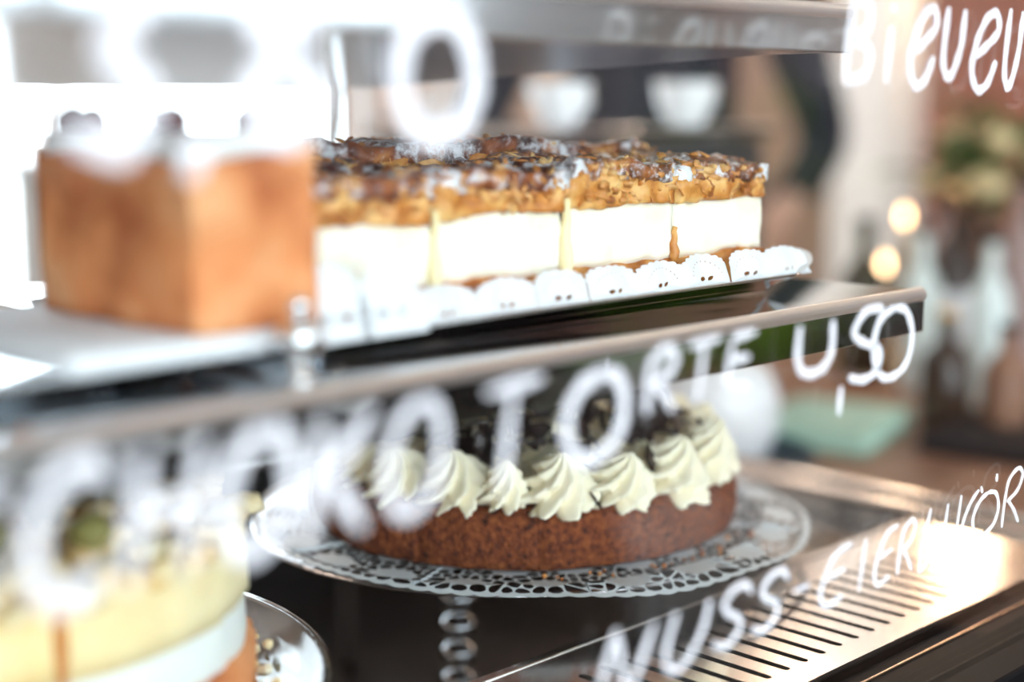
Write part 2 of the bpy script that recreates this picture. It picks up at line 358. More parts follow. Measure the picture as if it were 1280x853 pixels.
def letter(ch, x0, x1, z0, z1, wd, slant=0):
    K_ = .921; x0, x1, wd = x0*K_, x1*K_, wd*K_; z0, z1 = 1.2+(z0-1.2)*K_, 1.2+(z1-1.2)*K_
    bm = bmesh.new()
    for st in G[ch]:
        L = [Vector((x0+(x1-x0)*u+slant*(v-.5)*(z1-z0), z0+(z1-z0)*v)) for u, v in smooth_line(st)]
        n = len(L); lv = []
        # a soft ended stroke, slightly raised ink
        for i, q in enumerate(L):
            d = (L[min(i+1, n-1)]-L[max(i-1, 0)]).normalized(); nn = Vector((-d.y, d.x))
            k = min(1, .55+i*.25, .55+(n-1-i)*.25)*(1+.12*math.sin(i*1.3+x0*90))
            h = wd/2*k
            e = d*(-h*.6 if i == 0 else (h*.6 if i == n-1 else 0))
            lv.append([bm.verts.new((q.x+nn.x*h*a+e.x, -.0362-b, q.y+nn.y*h*a+e.y)) for a, b in ((-1, 0), (-.7, .0004), (.7, .0004), (1, 0))])
        for a, b in zip(lv, lv[1:]):
            for j in range(3): bm.faces.new((a[j], a[j+1], b[j+1], b[j]))
            bm.faces.new((a[3], a[0], b[0], b[3]))
        bm.faces.new(lv[0][::-1]); bm.faces.new(lv[-1])
    bmesh.ops.recalc_face_normals(bm, faces=bm.faces)
    cp('letter', bm, M['ink'], pane)
# upper line  BIENENS(TICH)
for ch, a, b, z0, z1 in (('B', .585, .608, 1.2105, 1.247), ('i', .615, .629, 1.2105, 1.245), ('e', .6395, .664, 1.209, 1.245),
    ('n', .670, .691, 1.212, 1.246), ('e', .699, .727, 1.2075, 1.2455), ('n', .7335, .751, 1.2075, 1.248), ('S', .760, .79, 1.216, 1.241),
    ('T', .80, .825, 1.207, 1.246), ('I', .832, .84, 1.207, 1.246), ('C', .847, .870, 1.207, 1.246), ('H', .878, .90, 1.207, 1.246)):
    letter(ch, a, b, z0, z1, .0048, .12)
for ch, a, b in (('3', .763, .785),): letter(ch, a, b, 1.199, 1.2085, .003)
# price under a line further left, close to the lens
for ch, a, b, z0, z1 in (('3', .205, .232, 1.188, 1.238), (',', .240, .250, 1.18, 1.2), ('8', .262, .292, 1.19, 1.238), ('0', .322, .358, 1.190, 1.229)):
    letter(ch, a, b, z0, z1, .0085)
# second line  SCHOKOTORTE 4,50
xs = [(.150, .178), (.186, .212), (.218, .244), (.250, .277), (.283, .309), (.315, .341), (.358, .388), (.388, .418), (.428, .450), (.458, .482), (.492, .522)]
for i, (ch, (a, b)) in enumerate(zip('SCHOKOT', xs)): letter(ch, a, b, 1.0625, 1.101, .0064 if a < .3 else .0048, .16)
for ch, a, b, z0, z1, w in (('O', .402, .438, 1.0655, 1.099, .0056), ('R', .449, .470, 1.0785, 1.1035, .0042), ('T', .475, .496, 1.080, 1.104, .0040), ('E', .502, .522, 1.081, 1.104, .0040)):
    letter(ch, a, b, z0, z1, w, .16)
letter('y', .553, .588, 1.078, 1.1035, .0045); letter(',', .5885, .5925, 1.058, 1.083, .0040)
letter('5', .596, .626, 1.0715, 1.1045, .0042); letter('0', .617, .654, 1.0695, 1.1035, .0042)
# third line  NUSS-EIERLIKOER
for ch, a, b, z0, z1, w in (('N', .424, .456, .966, .990, .0042), ('U', .464, .492, .966, .9905, .004), ('S', .500, .522, .967, .992, .0038), ('S', .528, .550, .967, .992, .0038),
    ('-', .556, .570, .967, .992, .0034), ('G', .578, .604, .966, .9925, .0036), ('I', .610, .620, .967, .992, .0034), ('G', .626, .645, .966, .993, .0034), ('R', .648, .665, .967, .993, .0033),
    ('L', .668, .690, .965, .995, .0033), ('I', .690, .698, .969, .994, .0030), ('I', .702, .713, .969, .996, .0029), ('~', .712, .728, .972, .9955, .0029),
    ('^', .7235, .754, .9695, .9975, .0031), ('R', .757, .781, .969, 1.0, .0029)):
    letter(ch, a, b, z0, z1, w*.88, .38 if a < .57 else .2)

# ------------------------------------------------------------------ shelves
def shelf(name, label, x0, x1, y0, y1, ztop, h, wedge):
    t = thing(name, label, 'shelf', ((x0+x1)/2, y0, ztop-h))
    t0 = Matrix.Translation(-t.location)
    def sp(n, bm, m, smooth=True):
        bmesh.ops.transform(bm, matrix=t0, verts=bm.verts); o = link(n, bm, m, t, smooth); return o
    sp('shelf_plate', B(x0, x1-.003, y0+.004, y1, ztop-.0045, ztop, bev=.001), M['polish'])
    sp('front_fascia', B(x0, x1, y0, y0+.004, ztop-h, ztop-.004, bev=.0006), M['brush'] if wedge else M['polish'], False)
    # rounded top lip
    bm = bmesh.new(); tube(bm, [(x0, y0+.003, ztop-.0025), (x1, y0+.003, ztop-.0030)], .0042, 16); bmesh.ops.scale(bm, vec=(1, 1.0, 1), verts=bm.verts); sp('front_lip', bm, M['lip'])
    sp('end_cap', B(x1-.0028, x1+.0012, y0+.001, y1, ztop-h*.98, ztop-.0006, bev=.0008), M['steel'], False)
    if wedge:
        bm = bmesh.new(); c = [(x0+.01, y0+.006), (x1-.006, y0+.006), (x1-.006, y1-.01), (x0+.01, y1-.01)]
        lo = [bm.verts.new((x, y, ztop-h+.002-(wedge if y > y0+.1 else 0))) for x, y in c]; up = [bm.verts.new((x, y, ztop-.005)) for x, y in c]
        bm.faces.new(lo[::-1]); bm.faces.new(up)
        for i in range(4): bm.faces.new((lo[i], lo[(i+1) % 4], up[(i+1) % 4], up[i]))
        sp('under_panel', bm, M['steel'], False)
    for x in (.652-.006 if x1 < .66 else .652, -.3): sp('bracket', B(x-.004, x+.004, y1-.02, .4315, ztop-h-.0, ztop-.0047, bev=.001), M['steel'], False)
    return t
shelf('steel_shelf', 'polished steel middle shelf carrying the almond slices and ginger cake', -.80, .7288, .03, .40, 1.101, .023, 0)
shelf('steel_shelf', 'polished steel upper shelf above the almond slices', -.80, .647, .03, .40, 1.2475, .0225, .016)

# ------------------------------------------------------------------ trays on the middle shelf
def tray(label, x0, x1, y0, y1, z):
    t = thing('serving_tray', label, 'tray', ((x0+x1)/2, (y0+y1)/2, z)); cx, cy = t.location.x, t.location.y
    bm = bmesh.new()
    prof = [(.012, 0, .0), (.006, 0, .0005), (.002, .004, .0), (-.006, .0095, 0), (-.011, .0100, 0), (-.0115, .0088, 0), (-.0065, .0082, 0), (.003, .0028, 0), (.008, .0015, 0)]
    rings = []
    for off, h, _ in prof:
        ring = []; rc = .012+max(0, -off)
        for (sx, sy, a0) in ((1, 1, 0), (-1, 1, 90), (-1, -1, 180), (1, -1, 270)):
            ccx = sx*((x1-x0)/2-.012); ccy = sy*((y1-y0)/2-.012)
            rr = max(.001, .012-off)
            for k in range(6):
                a = math.radians(a0+18*k); ring.append(bm.verts.new((ccx+rr*math.cos(a), ccy+rr*math.sin(a), h)))
        rings.append(ring)
    n = len(rings[0])
    for a, b in zip(rings, rings[1:]):
        for i in range(n): bm.faces.new((a[i], a[(i+1) % n], b[(i+1) % n], b[i]))
    bm.faces.new(rings[0][::-1]); bm.faces.new(rings[-1])
    bmesh.ops.recalc_face_normals(bm, faces=bm.faces)
    link('tray_body', bm, M['polish'], t); return t
tray('long polished steel tray under the row of almond slices', .352, .676, .082, .272, 1.1013)
tray('polished steel tray under the ginger cake block', .06, .307, .078, .272, 1.1013)

# chrome knob at the corner between the trays
KS = 1.3
kn = thing('knob_finial', 'small chrome ball finial standing on the shelf lip between the trays', 'knob', (.3185, .044, 1.1012))
link('stem', lathe([(.0, 0), (.0045, .0), (.0042, .002), (.0022, .004), (.002, .008), (0, .0082)], 20), M['chrome'], kn)
link('ball', lathe([(max(0, .0066*math.sin(PI*i/12)), .0128-.0062*math.cos(PI*i/12)) for i in range(13)], 24), M['chrome'], kn)
link('tip_ball', lathe([(max(0, .0032*math.sin(PI*i/10)), .0218-.0032*math.cos(PI*i/10)) for i in range(11)], 20), M['chrome'], kn)
kn.scale = (KS, KS, KS)

# scalloped doily with its edge turned up
def scallop_poly(cx, w, h, y0=0, n=9):
    """one scallop, itself with small scallops along the arc; coordinates along x, up v"""
    pts = [(cx-w/2, y0)]; N = n
    for k in range(N):
        for q in range(5):
            t = (k+q/5)/N; a = PI*(1-t); r = 1+.10*abs(math.sin(PI*q/5))
            pts.append((min(max(cx+w/2*.975*math.cos(a)*r, cx-w/2), cx+w/2), y0+h*.48+h*.45*max(0, math.sin(a))**.8*r))
    pts.append((cx+w/2, y0)); return pts
def doily_edge(bm, x0, n, w, h, y_fold, z_fold, lean=.45, seed=1):
    for i in range(n):
        cx = x0+w*(i+.5); outer = scallop_poly(cx, w*1.005, h)
        holes = []
        for sg in (-1, 1):                                   # a pair of drop shaped cut-outs
            holes.append([(cx+sg*(.0026+.0022*math.cos(a)+(.0006 if math.sin(a) > 0 else 0)), .0032+.0011*math.sin(a)+.0005*sg*math.cos(a)) for a in [2*PI*k/8 for k in range(8)]])
        for k in range(11):                                  # a dotted arc
            a = PI*(k+1)/12; px, pz = cx+w*.33*math.cos(a), .0035+h*.52*math.sin(a)
            holes.append([(px+.00042*math.cos(b), pz+.00042*math.sin(b)) for b in [2*PI*q/5 for q in range(5)]])
        ph = seed+i*1.7
        def fn(a, b, cx=cx, ph=ph):
            u = (a-cx)/w
            lz = b*(.93+.03*math.sin(ph))
            return Vector((a, y_fold+b*lean*(1+.3*math.sin(ph*2))+.0010*math.cos(u*9+ph)-.0014*math.sin(b/h*2.4), z_fold+lz))
        sheet(bm, outer, holes, fn)
    return bm
dl = thing('paper_doily', 'white scalloped paper doily turned up along the front of the almond slices', 'doily', (.53, .17, 1.1045))
T0 = Matrix.Translation(-dl.location)
bm = doily_edge(bmesh.new(), .3335, 10, .0355, .0165, .0775, 1.1105)
bmesh.ops.transform(bm, matrix=T0, verts=bm.verts); link('scalloped_edge', bm, M['paper'], dl, False)
bm = bmesh.new()                                              # the sheet under the slices and the fold up to the rim
rows = [(.0755, 1.1098), (.0772, 1.1108), (.0800, 1.1095), (.092, 1.1045), (.10, 1.1035), (.262, 1.1035), (.272, 1.1095)]
g = [[bm.verts.new((.3335+.355*i/40, y, z+.0003*math.sin(i*2.1))) for i in range(41)] for y, z in rows]
for a, b in zip(g, g[1:]):
    for i in range(40): bm.faces.new((a[i], a[i+1], b[i+1], b[i]))
bmesh.ops.transform(bm, matrix=T0, verts=bm.verts); link('sheet', bm, M['paper'], dl)
bm = bmesh.new()                                              # right hand end: three wavy scallops lifting off the tray
for j in range(5):
    cy = .092+.036*j
    ring = [bm.verts.new((.672+.030*math.cos(a)*(1+.03*abs(math.sin(5*a))), cy+.0185*math.sin(a), 1.1085+.012*max(0, math.cos(a))+.001*math.sin(3*a+j))) for a in [2*PI*k/40 for k in range(40)]]
    c = bm.verts.new((.672, cy, 1.1120))
    for k in range(40): bm.faces.new((ring[k], ring[(k+1) % 40], c))
bmesh.ops.transform(bm, matrix=T0, verts=bm.verts); link('scalloped_end', bm, M['paper'], dl)

# ------------------------------------------------------------------ almond cream slices
def rough_block(x0, x1, y0, y1, zlo, zhi, nx, ny, nz, fn):
    """hollow box of a fine grid, each point pushed by fn"""
    bm = bmesh.new(); cache = {}
    def V(i, j, k):
        if (i, j, k) not in cache:
            u, v, w = i/nx, j/ny, k/nz; x = x0+(x1-x0)*u; y = y0+(y1-y0)*v
            a, b = zlo(x, y), zhi(x, y); q = Vector((x, y, a+(b-a)*w))
            cache[(i, j, k)] = bm.verts.new(fn(q, u, v, w))
        return cache[(i, j, k)]
    for i in range(nx):
        for j in range(ny):
            bm.faces.new((V(i, j, 0), V(i, j+1, 0), V(i+1, j+1, 0), V(i+1, j, 0)))
            bm.faces.new((V(i, j, nz), V(i+1, j, nz), V(i+1, j+1, nz), V(i, j+1, nz)))
    for i in range(nx):
        for k in range(nz):
            bm.faces.new((V(i, 0, k), V(i+1, 0, k), V(i+1, 0, k+1), V(i, 0, k+1)))
            bm.faces.new((V(i, ny, k), V(i, ny, k+1), V(i+1, ny, k+1), V(i+1, ny, k)))
    for j in range(ny):
        for k in range(nz):
            bm.faces.new((V(0, j, k), V(0, j, k+1), V(0, j+1, k+1), V(0, j+1, k)))
            bm.faces.new((V(nx, j, k), V(nx, j+1, k), V(nx, j+1, k+1), V(nx, j, k+1)))
    return bm
def NZ(x, y, z, f=1, s=0): return noise.noise(Vector((x*f+s, y*f-s*.7, z*f+s*.3)))
def almond_slice(x0, x1, y0, y1, ztop, label, seed, detail=1):
    t = thing('almond_slice', label, 'cake slice', ((x0+x1)/2, (y0+y1)/2, 1.104), 0, 'almond cream slices on the long tray')
    T = Matrix.Translation(-t.location)
    def fin(n, bm, m, sm=True):
        bmesh.ops.transform(bm, matrix=T, verts=bm.verts); return link(n, bm, m, t, sm)
    zb = lambda x, y: 1.1235+.0035*NZ(x, y, 0, 38, seed)+.0015*NZ(x, y, 1, 120, seed)
    zc = lambda x, y: 1.1515+.0030*NZ(x, y, 2, 30, seed)+.0015*NZ(x, y, 1, 150, seed+4)
    zt = lambda x, y: ztop+.0050*NZ(x, y, 3, 26, 3)+.0035*NZ(x, y, 5, 75, seed)+.0016*NZ(x, y, 5, 210, seed)
    w = x1-x0
    def wob(amp, f, bul=0):
        def g(q, u, v, k):
            e = min(1, 4*min(u, 1-u, v, 1-v)) if False else 0
            s = 1-.0
            q = q.copy()
            if v == 0: q.y += amp*NZ(q.x, 0, q.z, f, seed)*1.3-bul*math.sin(PI*k)+amp*.5*NZ(q.x, 0, q.z, f*3, seed)
            if v == 1: q.y += amp*NZ(q.x, 9, q.z, f, seed)
            if u == 0: q.x += amp*NZ(5, q.y, q.z, f, seed)-bul*.3*math.sin(PI*k)
            if u == 1: q.x += amp*NZ(8, q.y, q.z, f, seed)+bul*.3*math.sin(PI*k)
            return q
        return g
    nx = 34 if detail else 18
    fin('base_layer', rough_block(x0-.0004, x1+.0004, y0-.0015, y1, lambda x, y: 1.1042, zb, nx, 14, 5, wob(.0022, 90, .0008)), M['base'])
    fin('cream_layer', rough_block(x0+.0012, x1-.0012, y0+.001, y1-.001, zb, zc, nx, 14, 8, wob(.0010, 110, .0006)), M['cream'])
    c = fin('almond_layer', rough_block(x0+.0002, x1-.0002, y0-.0012, y1, zc, lambda x, y: zt(x, y)-.0070, nx, 16, 6, wob(.0036, 70, .0005)), M['almond'])
    fin('sugared_crust', rough_block(x0-.0006, x1+.0008, y0-.002, y1+.001, lambda x, y: zt(x, y)-.0088, zt, nx+10, 34 if detail else 20, 2, wob(.0034, 110, .0004)), M['crust'])
    # almond flakes broken out along the edges and over the top
    rnd = random.Random(seed*11+5); bm = bmesh.new()
    for k in range(150 if detail else 50):
        x = rnd.uniform(x0+.001, x1-.001); front = rnd.random() < .62
        if front: y = y0-.001+rnd.uniform(-.0015, .002); z = rnd.uniform(1.153, zt(x, y0)-.001); rx = rnd.uniform(.6, 1.9)
        else: y = rnd.uniform(y0, y1); z = zt(x, y)+rnd.uniform(-.0005, .0006); rx = rnd.gauss(0, .35)
        if rnd.random() < .12 and x1 > .66: x = x1+rnd.uniform(-.001, .002); y = rnd.uniform(y0, y1); z = rnd.uniform(1.156, zt(x, y)); 
        a, b = rnd.uniform(.0022, .0045), rnd.uniform(.0013, .0026)
        R_ = Matrix.Translation((x, y, z)) @ Matrix.Rotation(rnd.uniform(0, PI), 4, 'Z') @ Matrix.Rotation(rx, 4, 'X') @ Matrix.Rotation(rnd.gauss(0, .4), 4, 'Y')
        tp = [bm.verts.new(R_ @ Vector((a*math.cos(q), b*math.sin(q), .0003+.0006*math.cos(q)))) for q in [2*PI*i/7 for i in range(7)]]
        lo = [bm.verts.new(R_ @ Vector((a*math.cos(q), b*math.sin(q), -.0003+.0006*math.cos(q)))) for q in [2*PI*i/7 for i in range(7)]]
        bm.faces.new(tp); bm.faces.new(lo[::-1])
        for i in range(7): bm.faces.new((tp[i], lo[i], lo[(i+1) % 7], tp[(i+1) % 7]))
    fin('almond_flakes', bm, M['flake'])['kind'] = 'stuff'
    return t
sl = [(.268, .3475, 'front row almond slice mostly behind the ginger cake block'),
      (.3490, .4295, 'front row almond slice just right of the ginger cake block'),
      (.4315, .5115, 'second front row almond slice right of the ginger cake, deeply cut sides'),
      (.5145, .5935, 'front row almond slice second from the right end'),
      (.5940, .6705, 'front row almond slice at the right end of the tray')]
for i, (a, b, lb) in enumerate(sl):
    if i: almond_slice(a, b, .096, .175, 1.1705+.0015*(i > 2), lb, i+1)
for i, (a, b, lb) in enumerate([(.3490, .4295, 'back row almond slice behind the one beside the ginger cake'), (.4315, .5115, 'back row almond slice behind the deeply cut front slice'),
      (.5145, .5935, 'back row almond slice behind the second from the right end'), (.5940, .6705, 'back row almond slice at the right end of the tray')]):
    almond_slice(a, b, .179, .258, 1.1805-.003*(i == 3), lb, i+21, 0)
# cream oozing down the cuts
def ooze(x, y, z0, z1, r, seed, m, parent_label):
    bm = bmesh.new(); n = 9
    tube(bm, [(x+.0006*math.sin(i*1.9+seed), y-.0006*math.sin(i*.9), z0+(z1-z0)*i/n) for i in range(n+1)], [r*(.35+.75*math.sin(PI*min(.9, .18+i/n*.85))) for i in range(n+1)], 10); return bm
front_slices = [o for o in COL.objects if o.name.startswith('almond_slice')]
for x, sidx, z0, z1, r, m, nm in ((.4303, 0, 1.112, 1.1555, .0030, 'custard', 'custard_drip'), (.5130, 1, 1.112, 1.157, .0034, 'custard', 'custard_drip'), (.5936, 2, 1.120, 1.139, .0024, 'almond', 'honey_drip')):
    par = front_slices[sidx]; bm = ooze(x, .0958, z0, z1, r, sidx, None, '')
    bmesh.ops.transform(bm, matrix=Matrix.Translation(-par.location), verts=bm.verts); link(nm, bm, M[m], par)

# ------------------------------------------------------------------ ginger cake block in the foreground
gb = thing('ginger_cake', 'orange-brown iced cake block in the left foreground on the middle shelf', 'cake', (.285, .12, 1.112))
T = Matrix.Translation(-gb.location)
def gfin(n, bm, m, sm=True):
    bmesh.ops.transform(bm, matrix=T, verts=bm.verts); return link(n, bm, m, gb, sm)
def gw(q, u, v, k):
    q = q.copy(); q.y += .004*NZ(q.x, q.y, q.z, 45)*(1 if v in (0, 1) else 0); q.x += .004*NZ(q.x, q.y, q.z, 40)*(1 if u in (0, 1) else 0)
    return q
gfin('crumb', rough_block(.285, .3370, .059, .165, lambda x, y: 1.1205, lambda x, y: 1.184+.004*NZ(x, y, 0, 25)+.045*(x-.285)*.6, 24, 24, 10, gw), M['nut'])
gfin('icing', rough_block(.2835, .325, .057, .158, lambda x, y: 1.181+.004*NZ(x, y, 0, 25)+.045*(x-.285)*.6, lambda x, y: 1.189+.004*NZ(x, y, 0, 25)+.045*(x-.285)*.6, 20, 20, 2, gw), M['icing'])
for (x, y) in ((.292, .135), (.318, .070), (.305, .10), (.292, .150)):
    gfin('berry', blob(bmesh.new(), (x, y, 1.193+.027*(x-.285)), .0065, 2, .1), M['berry'])
cb = thing('cake_board', 'white doily-edged cake board under the ginger cake block', 'cake board', (.285, .12, 1.1120))
T = Matrix.Translation(-cb.location)
bm = B(.235, .341, .056, .185, 1.1120, 1.1200, bev=.002); bmesh.ops.transform(bm, matrix=T, verts=bm.verts); link('board', bm, M['paper'], cb, True)
nd = thing('paper_doily', 'blurred white two-lobed doily edge standing right of the ginger cake', 'doily', (.36, .06, 1.112))
bm = bmesh.new()
for cx, w, h in ((.3480, .034, .0300), (.3760, .034, .0280)):
    sheet(bm, [(cx+w/2*1.02*math.cos(a), .0+(h*math.sin(a)**.75)) for a in [PI*k/28 for k in range(29)]], [[(cx+sg*.005+.003*math.cos(a), .009+.0018*math.sin(a)) for a in [2*PI*k/10 for k in range(10)]] for sg in (-1, 1)],
        lambda a, b: Vector((a, .058+b*.25, 1.1115+b*.97)))
bmesh.ops.transform(bm, matrix=Matrix.Translation(-nd.location), verts=bm.verts); link('lobes', bm, M['paper'], nd)

# ------------------------------------------------------------------ torte on its footed plate
PC = Vector((.645, .265)); DC = Vector((.655, .256)); TC = Vector((.652, .259)); PZ = .9475
st = thing('cake_stand', 'silver footed cake stand with turned ball stem', 'cake stand', (PC.x-.026, PC.y+.020, .8002))
off = Vector((.026, -.020)); lift = .07
link('plate', lathe([(r_, z_+lift) for r_, z_ in [(0, .0725), (.05, .0725), (.10, .0730), (.150, .0745), (.1595, .0763), (.1605, .0757), (.1600, .0744), (.15, .0718), (.10, .0705), (0, .070)]], 96, off.x, off.y), M['silver'], st)
def ball(z, r, sq=1, n=10, ribs=0):
    return [(max(.0, r*math.sin(PI*i/n)), z-sq*r*math.cos(PI*i/n)) for i in range(1, n)]
prof = [(0, 0), (.040, .0), (.041, .002), (.034, .005), (.012, .012)]+ball(.021, .0112, .75)+ball(.0375, .0112, .75)+ball(.0555, .0112, .8)+ball(.0738, .0112, .8)+ball(.0925, .0117, .8)+[(.0075, .1015)]+ball(.1120, .0120, .82)+[(.006, .1222)]+ball(.1285, .0128, .85)+[(.011, .1385), (.016, .1400), (0, .1401)]
link('stem', lathe([(r_*1.08 if z_ > .015 else r_, z_) for r_, z_ in prof], 40), M['stem'], st)
# lace doily
dz = PZ+.0007
def clip(poly, nx, ny, d):                # keep the side where nx*x+ny*y <= d
    out = []
    for k in range(len(poly)):
        a, b = poly[k-1], poly[k]; fa = nx*a[0]+ny*a[1]-d; fb = nx*b[0]+ny*b[1]-d
        if (fa <= 0) != (fb <= 0):
            t = fa/(fa-fb); out.append((a[0]+(b[0]-a[0])*t, a[1]+(b[1]-a[1])*t))
        if fb <= 0: out.append(b)
    return out
def lace():
    """eleven like sectors of open cells around solid leaves, worked in (arc length, radius)"""
    bm = bmesh.new(); NS = 11; R0, R1, RM_ = .105, .173, .142; L = 2*PI*RM_/NS; rnd = random.Random(12)
    leaves = [(L*.27, .1535, .0125, .0098), (L*.77, .1515, .0125, .0098), (L*.52, .1255, .0120, .0085), (L*.0, .1245, .0110, .0080), (L*1.0, .1245, .0110, .0080)]
    sites = []
    for _ in range(6000):
        p = (rnd.uniform(0, L), rnd.uniform(.109, .1665))
        if any(((p[0]-a)/(c+.0022))**2+((p[1]-b)/(d+.0022))**2 < 1 for a, b, c, d in leaves): continue
        if any((p[0]-q[0])**2+(p[1]-q[1])**2 < .0054**2 for q in sites) or not .0018 < p[0] < L-.0018: continue
        sites.append(p)
    holes = []; g = .00062
    for p in sites:
        poly = [(max(g, p[0]-.006), max(.1065, p[1]-.006)), (min(L-g, p[0]+.006), max(.1065, p[1]-.006)), (min(L-g, p[0]+.006), min(.1688, p[1]+.006)), (max(g, p[0]-.006), min(.1688, p[1]+.006))]
        for q in sites:
            dx, dy = q[0]-p[0], q[1]-p[1]; dd = math.hypot(dx, dy)
            if dd < 1e-9 or dd > .016: continue
            dx /= dd; dy /= dd; poly = clip(poly, dx, dy, dx*p[0]+dy*p[1]+dd/2-g)
        for a, b, c, d in leaves:
            ux, uy = (a-p[0]), (b-p[1]); k = 1/math.sqrt((ux/c)**2+(uy/d)**2)
            ex, ey = a-ux*k, b-uy*k; nx, ny = (a-ex)/c**2, (b-ey)/d**2; m_ = math.hypot(nx, ny); nx /= m_; ny /= m_
            if math.hypot(ux, uy) < .03: poly = clip(poly, nx, ny, nx*ex+ny*ey)
        if len(poly) > 2:
            c0 = (sum(v[0] for v in poly)/len(poly), sum(v[1] for v in poly)/len(poly))
            rp = []                                           # rounded corners
            for k in range(len(poly)):
                a, b, c = poly[k-1], poly[k], poly[(k+1) % len(poly)]
                rp += [(b[0]+(a[0]-b[0])*.28, b[1]+(a[1]-b[1])*.28), (b[0]+(c[0]-b[0])*.28, b[1]+(c[1]-b[1])*.28)]
            ar = abs(sum(rp[k-1][0]*rp[k][1]-rp[k][0]*rp[k-1][1] for k in range(len(rp))))/2
            if ar > 3e-6: holes.append(rp)
    nb = 24
    outer = [(L*i/nb, R0) for i in range(nb+1)]+[(L*(nb*2-i)/(nb*2), R1-.0014+.0014*abs(math.sin(PI*8*(nb*2-i)/(nb*2)))) for i in range(nb*2+1)]
    tmp = bmesh.new(); sheet(tmp, outer, holes, lambda a, b: Vector((a, b, 0)))
    tmp.verts.index_update(); vs = [v.co.copy() for v in tmp.verts]; fs = [[v.index for v in f.verts] for f in tmp.faces]; tmp.free()
    for q_ in range(NS):
        vv = []
        for q in vs:
            t = (q.x/L+q_)*2*PI/NS+.1; r = q.y; p = Vector((DC.x+r*math.cos(t), DC.y+r*math.sin(t)))
            d = (p-PC).length; z = dz+.0004*math.sin(7*t)*max(0, (r-.13)/.04)
            if d > .148: z += .0032*min(1, (d-.148)/.010)
            if d > .160: z -= (d-.160)*.22+.0012*math.sin(t*9)*min(1, (d-.160)/.02)
            vv.append(bm.verts.new((p.x, p.y, z)))
        for f in fs: bm.faces.new([vv[i] for i in f])
    ring = [(DC.x+.1055*math.cos(2*PI*i/80), DC.y+.1055*math.sin(2*PI*i/80)) for i in range(80)]
    bm.faces.new([bm.verts.new((x, y, dz)) for x, y in ring])
    return bm
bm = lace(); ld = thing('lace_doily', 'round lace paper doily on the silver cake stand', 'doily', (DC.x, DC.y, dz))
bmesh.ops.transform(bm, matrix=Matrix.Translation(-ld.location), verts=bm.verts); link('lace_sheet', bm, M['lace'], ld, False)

tt = thing('cream_torte', 'round brown nut torte with piped cream rosettes and dark chocolate shards', 'cake', (TC.x, TC.y, dz+.0006))
RT_, TH = .1315, .034
def spf(r, z, t):
    k = min(1, r/.06)
    g = 0
    for a0 in (math.radians(v) for v in (228, 258, 198, 288, 168, 318)):
        d = abs((t-a0+PI) % (2*PI)-PI)*RT_
        if d < .0022: g += (1-d/.0022)*.0022
    p = Vector((r*math.cos(t), r*math.sin(t), z))
    rr = r+k*(.0022*noise.noise(p*28)+.0012*noise.noise(p*110)+.0006*noise.noise(p*260))-(g if r > .1 and .001 < z else 0)
    return rr, z+(.0012*noise.noise(p*60) if z > .005 else 0), t
pf = [(0, 0), (.124, 0), (.128, .001)]+[(RT_-.0020+.0025*math.sin(PI*i/14), .001+(TH-.006)*i/14) for i in range(15)]+[(RT_-.0040, TH-.0025), (RT_-.009, TH), (.11, TH+.0006), (.08, TH+.0005), (0, TH+.0005)]
link('sponge', lathe(pf, 420, fn=spf), M['sponge'], tt)
link('cream_layer', lathe([(0, TH), (.108, TH), (.111, TH+.003), (.106, TH+.008), (.08, TH+.012), (.04, TH+.017), (0, TH+.018)], 120, fn=lambda r, z, t: (r*(1+.03*noise.noise(Vector((math.cos(t)*3, math.sin(t)*3, z*50)))), z+.004*noise.noise(Vector((r*math.cos(t)*40, r*math.sin(t)*40, 2))) if z > TH+.001 else z, t)), M['rosette'], tt)
def rosette_mesh(seed, h=.0275, r=.0222):
    rnd = random.Random(seed); bm = bmesh.new(); n = 96; lv = 26; rings = []
    lobes = 8; tw = rnd.uniform(1.4, 2.0)
    for j in range(lv+1):
        t = j/lv; pr = (.90+.10*math.sin(min(1, t/.3)*PI/2))*(1-max(0, (t-.12)/.88)**1.25)**.85+.03; pr *= 1+.05*math.sin(t*PI*4.2+seed); z = h*t
        ring = []
        for i in range(n):
            a = 2*PI*i/n; ph = lobes*(a-tw*t)
            lob = abs(math.cos(ph/2+.25*math.sin(ph)))**.9
            amp = .46*(1-t*.30)
            rr = r*pr*(1-amp+amp*lob*1.25)
            rr *= 1+.06*math.sin(2*a+seed)*(1-t)+.20*noise.noise(Vector((3*math.cos(a), 3*math.sin(a), 7*t+seed)))+.08*noise.noise(Vector((9*math.cos(a), 9*math.sin(a), 22*t+seed)))
            lean = .0035*t*t
            ring.append(bm.verts.new((rr*math.cos(a)+lean*math.cos(seed), rr*math.sin(a)+lean*math.sin(seed), z+(.0012*(lob-.5) if 0 < j < lv else 0)-.0012*(1-t))))
        rings.append(ring)
    for a, b in zip(rings, rings[1:]):
        for i in range(n): bm.faces.new((a[i], a[(i+1) % n], b[(i+1) % n], b[i]))
    bm.faces.new(rings[0][::-1]); bm.faces.new(rings[-1])
    me = bpy.data.meshes.new('rosette'); bm.normal_update(); bm.to_mesh(me); bm.free(); me.materials.append(M['rosette'])
    return me
RM = [rosette_mesh(s) for s in (1, 2, 5, 9)]+[rosette_mesh(12, .032, .0170)]
def put_part(name, me, parent, loc, rot=(0, 0, 0), sc=1):
    o = bpy.data.objects.new(name, me); COL.objects.link(o); o.parent = parent; o.location = loc; o.rotation_euler = rot; o.scale = (sc, sc, sc) if not isinstance(sc, tuple) else sc
    return o
for m_ in RM:
    for p_ in m_.polygons: p_.use_smooth = True
